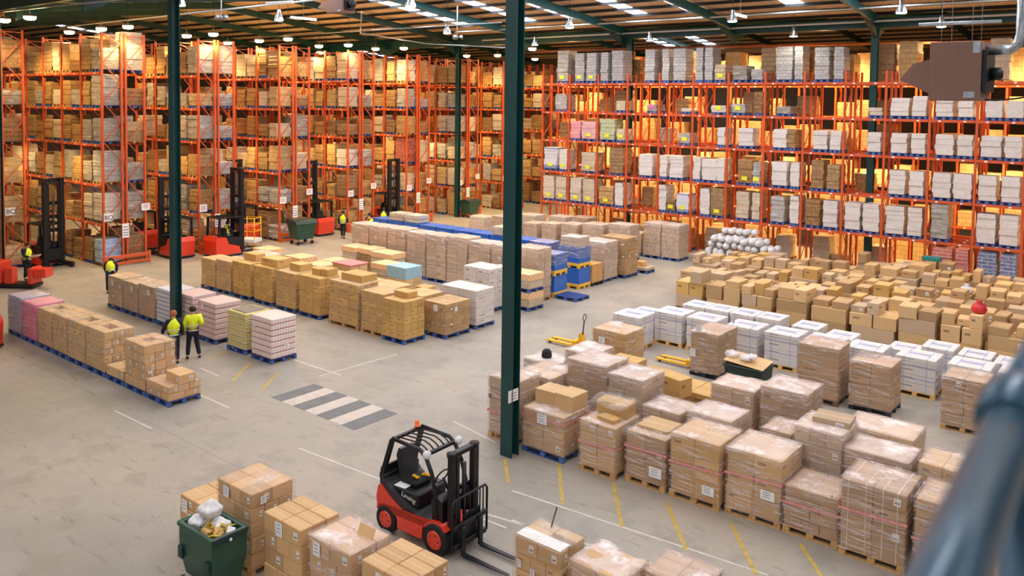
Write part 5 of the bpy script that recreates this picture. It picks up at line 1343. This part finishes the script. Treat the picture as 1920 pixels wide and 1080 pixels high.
o = MB().cbox(-.15, -.11, 0, .15, .11, .008, .002).build('paper_sheet', M['paper'], None, (FX_-.42, FY_-.31, .985)); o.rotation_euler = (0, 0, .1); tag(o, 'white sheet of paper lying on the forklift hood', 'paper')
m = MB(); m.ball((0, 0, .035), .06, 0, 10, (1.1, .6, .55))
for i, s in enumerate((-.035, 0, .035)): m.tube([(.05, s*.8, .03), (.12, s, .025)], .014, 6)
for i, (a, b_, z) in enumerate(((-.3, -.1, 1.105), (-.2, .08, 1.105))):
    g_ = MB().add(m.v, m.f, 0, True); o = g_.build('work_glove', M['yellow'], None, (FX_+a, FY_+b_, z)); o.rotation_euler.z = .6*i
    tag(o, ['left', 'right'][i]+' yellow work glove of the pair on the forklift seat', 'glove', 'gloves on the forklift seat')

# ------------------------------------------------------------------ bins, pallet trucks, steps
def bin_(label, x, y, rz, full=False, s=1.0):
    t = thing('wheeled_bin', label, 'bin', (x, y, 0), rz, 'green wheeled bins'); t.scale = (s,)*3
    if full:
        m = MB(); X, Y, B0, B1 = .53, .34, .28, 1.22
        m.add([(-X+.08, -Y+.08, B0), (X-.08, -Y+.08, B0), (X-.08, Y-.08, B0), (-X+.08, Y-.08, B0), (-X, -Y, .72), (X, -Y, .72), (X, Y, .72), (-X, Y, .72), (-X, -Y, B1), (X, -Y, B1), (X, Y, B1), (-X, Y, B1),
               (-X+.05, -Y+.05, B1), (X-.05, -Y+.05, B1), (X-.05, Y-.05, B1), (-X+.05, Y-.05, B1), (-X+.05, -Y+.05, .95), (X-.05, -Y+.05, .95), (X-.05, Y-.05, .95), (-X+.05, Y-.05, .95)],
              [(3, 2, 1, 0)]+[(i+4*k, (i+1) % 4+4*k, (i+1) % 4+4*k+4, i+4*k+4) for k in range(4) for i in range(4)]+[(16, 17, 18, 19)])
        m.build('body', M['bin'], t)
        MB().cbox(-X-.03, -Y-.03, B1-.07, X+.03, -Y+.0, B1+.01, .008).build('rim', M['bin'], t); MB().cbox(-X-.03, Y, B1-.07, X+.03, Y+.03, B1+.01, .008).build('rim', M['bin'], t)
        MB().cbox(X, -Y, B1-.1, X+.04, Y, B1+.01, .008).build('rim', M['bin_dk'], t); MB().cbox(-X-.04, -Y, B1-.1, -X, Y, B1+.01, .008).build('rim', M['bin'], t)
        for a in (-.5, .36): MB().cbox(a, -Y-.055, .6, a+.14, -Y, .82, .01).build('lifting_bracket', M['bin_dk'], t)
        MB().tube([(.1, -Y-.05, .45), (.25, -Y-.05, .45)], .03, 8).build('handle', M['black'], t)
        MB().lathe([(.03, 0), (.03, .01)], 10, 0, Matrix.Translation((X+.04, .0, 1.13)) @ Matrix.Rotation(PI/2, 4, 'Y')).build('reflector', M['white'], t)
    else:
        MB().add([(-.45, -.4, .3), (.45, -.4, .3), (.45, .4, .3), (-.45, .4, .3), (-.62, -.52, 1.15), (.62, -.52, 1.15), (.62, .52, 1.15), (-.62, .52, 1.15)], [(3, 2, 1, 0), (4, 5, 6, 7), (0, 1, 5, 4), (1, 2, 6, 5), (2, 3, 7, 6), (3, 0, 4, 7)]).build('body', M['bin'], t)
        m = MB(); vs = []
        pr = [(-.56, 1.15), (-.5, 1.27), (-.25, 1.36), (.25, 1.36), (.5, 1.27), (.56, 1.15)]
        m.add([(x_, -.66, 0+z_) for z_, x_ in []], []) if 0 else None
        MB().prism([(y_, z_) for y_, z_ in pr], -.66, .66, M=Matrix.Rotation(PI/2, 4, 'Z')).build('lid', M['bin_dk'], t)
    for a in (-.42, .42):
        for b_ in (-.34, .34):
            w = MB().bar((a, b_, .18), (a, b_, .3), .05, .05).build('caster', M['steel'], t)
            wheel(w, a, b_, .1, .05, 'caster_wheel', 'black')
    return t
# bin with rubbish: corner at the front
c = P(396, 1017, 1.22)
BX, BY = c.x-.55, c.y+.36
bin_('open green wheeled bin full of rubbish, near the bottom left', BX, BY, 0, True)
m = MB(); rg = random.Random(9)
for i, (dx, dy, dz, rr) in enumerate(((-.28, -.08, 1.2, .18), (-.14, .04, 1.42, .19), (.08, .1, 1.18, .16), (-.3, .16, 1.14, .13))):
    bm = bmesh.new(); bmesh.ops.create_icosphere(bm, subdivisions=3, radius=rr)
    for v in bm.verts: v.co *= 1+.18*math.sin(v.co.x*26+i)*math.cos(v.co.y*22)+.08*math.sin(v.co.z*40); v.co.z *= .85
    for f in bm.faces: f.smooth = True
    me = D.meshes.new('plastic_bundle'); bm.to_mesh(me); bm.free(); me.materials.append(M['sack'])
    o = link('plastic_bundle', me, None, (BX+dx, BY+dy, dz)); tag(o, f'{["left", "topmost", "right", "rear"][i]} crumpled white plastic bundle in the open green bin', 'rubbish', 'white plastic in the open bin')
m = MB()
for i in range(40):
    a = rg.uniform(0, .3); b_ = rg.uniform(-.16, .14); z = rg.uniform(1.05, 1.24); m.tube([(BX+a, BY+b_, z), (BX+a+rg.uniform(-.12, .12), BY+b_+rg.uniform(-.12, .12), z+rg.uniform(.02, .12)), (BX+a+rg.uniform(-.14, .14), BY+b_+rg.uniform(-.12, .12), z+rg.uniform(-.02, .06))], .012, 5)
o = m.build('strapping_tangle', M['mess']); tag(o, 'tangle of yellow plastic strapping and scraps in the open green bin', 'rubbish', None, 'stuff')
for i, (a, b_, w) in enumerate(((.25, -.05, .18), (.36, .1, .14), (.1, -.18, .2))):
    o = MB().cbox(-w/2, -.08, 0, w/2, .08, .1, .006).build('small_carton', M['card_gold' if i != 1 else 'white_card'], None, (BX+a, BY+b_, 1.12)); o.rotation_euler = (.3, .4, i*.9); tag(o, ['gold', 'white', 'brown'][i]+' crushed small box among the scraps in the open green bin', 'carton', 'boxes in the open bin')
q = P(566, 457); bin_('green lidded wheeled bin by the fourth left rack row end', q.x, q.y, PI/2-.1, s=1.12)
q = P(881, 407); bin_('green lidded wheeled bin far off by the back rack row', q.x, q.y, PI/2)

def pallet_truck(label, x, y, rz):
    t = thing('hand_pallet_truck', label, 'pallet truck', (x, y, 0), rz, 'yellow hand pallet trucks')
    for s in (-1, 1):
        MB().cbox(-1.15, s*.19-.075, .07, 0, s*.19+.075, .13, .012).build('fork', M['yellow'], t)
        wheel(t, -1.0, s*.19, .04, .07, 'roller', 'black', zc=.042)
    MB().cbox(0, -.26, .07, .2, .26, .3, .03).build('pump_housing', M['yellow'], t)
    MB().prism([(.2, .1), (.2, .5), (.28, .55), (.36, .3), (.34, .1)], -.12, .12).build('pump', M['yellow'], t)
    for s in (-1, 1): wheel(t, .3, s*.12, .09, .05, 'steer_wheel', 'black')
    h = MB().tube([(.3, 0, .5), (.36, 0, 1.0)], .022, 8).build('handle', M['black'], t)
    MB().tube([(.36, 0, .98), (.365, -.08, 1.05), (.38, -.085, 1.2), (.385, 0, 1.26), (.38, .085, 1.2), (.365, .08, 1.05), (.36, 0, .98)], .015, 6).build('grip', M['black'], h)
    return t
q = P(1092, 653); pallet_truck('yellow pallet truck with its black handle upright behind the wrapped boxes', q.x-.3, q.y, 0.0)
q = P(1300, 690); pallet_truck('yellow pallet truck under the tall two-note brown stack, forks out', -12.75, 25.2, 0)
# trolley with cardboard
q = P(1392, 748); t = thing('rubbish_trolley', 'dark green trolley bin heaped with flattened cardboard and white film', 'trolley', (q.x, q.y+.4, 0), 0)
MB().add([(-.52, -.4, .12), (.52, -.4, .12), (.52, .4, .12), (-.52, .4, .12), (-.58, -.46, .95), (.58, -.46, .95), (.58, .46, .95), (-.58, .46, .95)], [(3, 2, 1, 0), (4, 5, 6, 7), (0, 1, 5, 4), (1, 2, 6, 5), (2, 3, 7, 6), (3, 0, 4, 7)]).build('body', M['bin_dk'], t)
MB().tube([(-.6, -.46, .95), (.6, -.46, .95), (.6, .46, .95), (-.6, .46, .95), (-.6, -.46, .95)], .03, 8).build('rim', M['bin_dk'], t)
for a in (-.5, .5):
    for b_ in (-.3, .3): wheel(t, a, b_, .06, .04, 'caster', 'black')
o = MB().box(-.62, -.4, 0, .62, .42, .012, M=Matrix.Rotation(.12, 4, 'X') @ Matrix.Rotation(.08, 4, 'Y')).build('cardboard_sheet', M['card_plain'], None, (q.x-.02, q.y+.4, 1.06)); tag(o, 'flattened cardboard sheet on top of the green trolley', 'cardboard')
for i, (a, b_, rr) in enumerate(((-.55, .42, .22), (-.05, .3, .18), (.1, .38, .16))):
    bm = bmesh.new(); bmesh.ops.create_icosphere(bm, subdivisions=3, radius=rr)
    for v in bm.verts: v.co *= 1+.25*math.sin(v.co.x*30+i)*math.cos(v.co.y*26); v.co.z *= .55
    for f in bm.faces: f.smooth = True
    me = D.meshes.new('crumpled_film'); bm.to_mesh(me); bm.free(); me.materials.append(M['film_bag'])
    o = link('crumpled_film', me, None, (q.x+a, q.y+b_, 1.15+.03*i)); tag(o, f'crumpled white film ball, {ORD[i]} from left on the green trolley', 'rubbish', 'film on the green trolley')
# black cap and helmet-like bundle on the low messy load
q = Vector((onY(1045, 668, 20.4).x-.7, 20.8, .77)); o = MB().lathe([(.14, 0), (.17, .05), (.15, .2), (.08, .27)], 14).build('black_cap', M['black_rub'], None, q); tag(o, 'black rounded cap shape on top of the low messy load', 'cap')
# yellow steps
q = P(470, 462); t = thing('access_platform', 'yellow-framed access steps beside the third left rack row end', 'steps', (q.x, q.y, 0), .5)
for a in (-.45, .45):
    for b_ in (-.4, .4): MB().tube([(a, b_, 0), (a, b_, 1.75)], .03, 8).build('upright', M['yellow'], t)
for z in (.95, 1.35, 1.72):
    MB().tube([(-.45, -.4, z), (.45, -.4, z), (.45, .4, z), (-.45, .4, z)], .025, 8).build('guard_rail', M['yellow'], t)
MB().cbox(-.5, -.45, .3, .5, .45, .5, .01).build('platform', M['white'], t)

# ------------------------------------------------------------------ overhead units
def heater(label, X0, X1, Y, z0, z1, dep=1.3, cone=True):
    t = thing('warm_air_heater', label, 'heater', ((X0+X1)/2, Y, z0), 0, 'suspended heaters')
    w, h = (X1-X0)/2, z1-z0
    MB().cbox(-w, 0, 0, w, dep, h, .015).build('cabinet', M['heater'], t)
    MB().prism([(-w-.001, .115*h), (-w-.001, .71*h), (-w*1.68, .63*h), (-w*2.24, .36*h)], .04, dep-.04).build('discharge_hood', M['heater'], t)
    MB().cbox(w+.001, .1, .15*h, w+.1, dep-.1, .85*h, .01).build('fan_guard', M['black'], t)
    MB().lathe([(.16, 0), (.16, .22), (.1, .26)], 16, 0, Matrix.Translation((w+.1, dep*.5, .46*h)) @ Matrix.Rotation(PI/2, 4, 'Y')).build('fan_motor', M['black'], t)
    MB().box(w-.32*w, -.006, .8*h, w-.02, -.0005, .99*h).build('control_plate', M['galv'], t)
    MB().box(w-.62*w, -.006, .05*h, w-.2*w, -.0005, .15*h).build('rating_plate', M['galv'], t)
    for a in (-.6*w, .6*w):
        for b_ in (.1, dep-.1): MB().tube([(a, b_, h), (a, b_, h+2.6)], .008, 5).build('hanger', M['galv'], t)
    return t
a, b = onY(1740, 188, 22.3), onY(1841, 76, 22.3)
tH = heater('brown box heater hanging at the upper right, pointed hood to the left', a.x, b.x, 22.3, a.z, b.z)
w = (b.x-a.x)/2; h = b.z-a.z
fl = MB().tube([(w, .6, h*.86), (w+.5, .6, h*.86), (w+.66, .6, h*.95), (w+.72, .6, h*1.12), (w+.72, .6, h+2.9)], .12, 14).build('flue_pipe', M['galv'], tH)
o = MB().cbox(-.9, -.06, 0, .9, .06, .08, .01).build('support_rail', M['galv'], tH, (0, .3, h+.42))
pts = [(b.x+.1, 22.4, a.z+.03), (b.x+.3, 22.4, a.z+.01), (b.x+.7, 22.4, a.z+.05), (b.x+1.3, 22.4, a.z+.16), (b.x+2.2, 22.4, a.z+.4)]
o = MB().tube([p-Vector(tH.location) for p in map(Vector, pts)], .02, 6).build('cable', M['black'], tH)
a, b = onY(612, 25, 23.5), onY(642, -12, 23.5)
heater('small brown heater near the roof left of the big column', a.x, b.x, 23.5, a.z, b.z, .7)

# lamps
LAMPS = []
def bay_lamp(label, p, warm=True, r=.2):
    t = thing('high_bay_lamp', label, 'lamp', (p.x, p.y, p.z), 0, 'warm lamps above the racks' if warm else 'white lamps under the roof')
    if warm:
        MB().lathe([(r*.5, .22), (r*1.25, .18), (r*1.4, .1)], 14, 0, cap=False).build('reflector', M['steel'], t)
        MB().lathe([(r*1.35, .1), (r*1.3, .0), (r*.9, -.06), (.01, -.08)], 14).build('diffuser', M['lamp_warm'], t)
    else:
        MB().lathe([(r*.45, .5), (r*.5, .3), (r*.6, .28)], 12).build('gear_housing', M['steel'], t)
        MB().lathe([(r*.6, .28), (r*1.0, .1), (r*1.1, 0)], 14, 0, cap=False).build('reflector', M['galv'], t)
        MB().lathe([(r*1.05, .02), (r*.9, -.03), (.01, -.05)], 14).build('diffuser', M['lamp_cool'], t)
    MB().tube([(0, 0, .22 if warm else .5), (0, 0, max(.3, zr(p.y)-p.z-.3))], .012, 5).build('hanger', M['black'], t)
    LAMPS.append((p, warm)); return t
wl_ = [(8, 40), (56, 35), (190, 56), (240, 52), (130, 62), (350, 69), (400, 66), (427, 82), (437, 95), (486, 78), (540, 75), (489, 95), (598, 88), (653, 86), (600, 100), (704, 93), (757, 92), (875, 106), (933, 105), (1003, 112), (998, 93)]
wl_.sort()
for i, q in enumerate(wl_):
    bay_lamp(f'warm glowing high-bay lamp above the racks, {ORD[i] if i < 20 else "last"} from the left', P(*q, 12.35), True)
cl = sorted([(338, 10), (523, 38), (770, 12), (838, 62), (1068, 52), (1003, 84), (1373, 40), (1690, 24), (1488, 68), (1218, 76), (1765, 50)])
for i, q in enumerate(cl):
    bay_lamp(f'white high-bay lamp under the roof, {ORD[i]} from the left', P(*q, 12.5), False)
for i, q in enumerate(((415, 33), (857, 70))):
    p = P(*q, 12.6); t = thing('triple_floodlight', f'cluster of three small floodlights on a pole, {["left", "right"][i]} one', 'lamp', p)
    MB().tube([(0, 0, .1), (0, 0, max(.4, zr(p.y)-p.z-.3))], .03, 6).build('hanger_pole', M['pipe_white'], t)
    for k in range(3):
        a = k*2.1+.6; MB().lathe([(.05, .14), (.1, .08), (.17, -.06)], 12, 0, Matrix.Translation((.22*math.cos(a), .22*math.sin(a), 0)) @ Matrix.Rotation(.5, 4, Vector((-math.sin(a), math.cos(a), 0)))).build('floodlight', M['galv'], t)
for i, (a, b) in enumerate((((545, 33), (594, 38)), ((500, 8), (560, 4)), ((1376, 27), (1404, 34)))):
    p0, p1 = P(*a, 13.0), P(*b, 13.0); t = thing('fluorescent_batten', f'white fluorescent batten under the roof, {ORD[[1, 0, 2][i]]} from the left', 'lamp', p0)
    d = (p1-p0); d.z = 0; d = d.normalized()*1.6
    MB().bar((0, 0, .06), (d.x, d.y, .06), .12, .06).build('tray', M['white'], t)
    MB().bar((0, 0, 0), (d.x, d.y, 0), .06, .055).build('tube', M['tube_light' if i != 1 else 'white'], t)
    MB().tube([(d.x/2, d.y/2, .09), (d.x/2, d.y/2, max(.3, zr(p0.y)-13.0-.3))], .01, 5).build('hanger', M['galv'], t)
# notice on the big column
t = thing('notice', 'white notice with black lines fixed to the big green column', 'sign', (-12.84+.165, 15.66, 1.42), 0)
MB().box(0, -.14, 0, .01, .24, .3).build('board', M['paper'], t)
for z in (.2, .13, .06): MB().box(.0105, -.06, z, .012, .16, z+.014).build('print', M['ink'], t)

# railing beside the camera
def cam(px, py, d): return CAM+ray(px, py)*d
A, B_, E_ = cam(1752, 1140, .56), cam(1899, 792, .82), cam(1965, 640, 1.02)
t = thing('handrail', 'blurred blue-grey tubular handrail right beside the camera', 'handrail', A)
o = Vector(A)
MB().tube([A-o-(B_-A)*.6, Vector((0, 0, 0)), B_-o], .0245, 24).build('rail', M['rail'], t)
dv = (B_-A).normalized()
MB().tube([B_-o-dv*.012, B_-o-dv*.006, B_-o+dv*.03, B_-o+dv*.06, B_-o+dv*.068], [.028, .034, .036, .034, .028], 24).build('collar', M['rail'], t)
MB().tube([B_-o+dv*.05, E_-o], .0245, 24).build('rail', M['rail'], t)
MB().tube([B_-o+dv*.03+Vector((.012, -.006, 0)), B_-o+dv*.03+Vector((.012, -.006, -1.0))], .022, 20).build('post', M['rail'], t)
# ------------------------------------------------------------------ lights
def point(p, w, col, r=.25):
    l = D.lights.new('lamp', 'SPOT'); l.spot_size = 2.75; l.spot_blend = .5; l.energy = w; l.color = col; l.shadow_soft_size = r
    o = D.objects.new('lamp_and_fill_light', l); C.objects.link(o); o.location = p; return o  # serves the modelled lamps and the added fill lights alike
def up(p, w, col):                 # the part of a lamp's or added light's output that leaves sideways and upwards
    l = D.lights.new('lamp', 'POINT'); l.energy = w; l.color = col; l.shadow_soft_size = .3
    o = D.objects.new('lamp_and_fill_glow', l); C.objects.link(o); o.location = p
WARM = (1.0, .72, .31)
for p, warm in LAMPS:
    if warm: point((p.x, p.y, p.z-.25), 620, WARM); up((p.x, p.y, p.z-.3), 70, WARM)
    else: point((p.x, p.y, p.z-.25), 90, (1, .9, .72))
# added warm lights further along the aisles, no lamp models, to brighten rack goods
for k in range(-1, 9):
    for X in (-49, -56):
        point((X, 23.6+5.35*k, 11.8), 850, WARM); up((X, 23.6+5.35*k, 11.9), 50, WARM)
        point((X+3.5, 23.6+5.35*k, 6.6), 500, WARM, .4)  # mid-height fill added to brighten the goods, no lamp hangs here
for X in (-35, -29, -23, -17, -11, -5, 1):
    point((X, 49.7, 12.2), 3000, WARM); up((X, 49.7, 12.1), 160, WARM); point((X+3, 49.6, 6.5), 1100, WARM, .4)  # unseen roof lamps of the lit rear aisle, plus added mid-height fill
w = D.worlds.new('World'); bpy.context.scene.world = w; w.use_nodes = True
bg = w.node_tree.nodes['Background']; bg.inputs[0].default_value = (1.0, .95, .9, 1); bg.inputs[1].default_value = .42

# ------------------------------------------------------------------ camera
cd = D.cameras.new('camera'); cam_o = D.objects.new('camera', cd); C.objects.link(cam_o)
cd.sensor_width = 36; cd.lens = 36*F_PX/1920; cd.sensor_fit = 'HORIZONTAL'
cd.shift_y = (CY-540)/1920
Rm = Matrix((RIGHT, -DOWN, -FWD)).transposed()
cam_o.matrix_world = Matrix.Translation(CAM) @ Rm.to_4x4()
cd.clip_start = .05; cd.clip_end = 300
cd.dof.use_dof = True; cd.dof.focus_distance = 26; cd.dof.aperture_fstop = 2.8
sc = bpy.context.scene; sc.camera = cam_o
sc.view_settings.view_transform = 'Standard'; sc.view_settings.look = 'None'; sc.view_settings.gamma = 1; sc.view_settings.exposure = -0.08
try:
    sc.view_settings.use_curve_mapping = False
    sc.cycles.use_denoising = True
    sc.cycles.adaptive_threshold = .025; sc.cycles.max_bounces = 5; sc.cycles.diffuse_bounces = 3; sc.cycles.transparent_max_bounces = 10; sc.cycles.glossy_bounces = 2
    sc.cycles.sample_clamp_indirect = 6
except Exception: pass
for o in D.objects:                 # plain suffix-only names for repeats
    pass
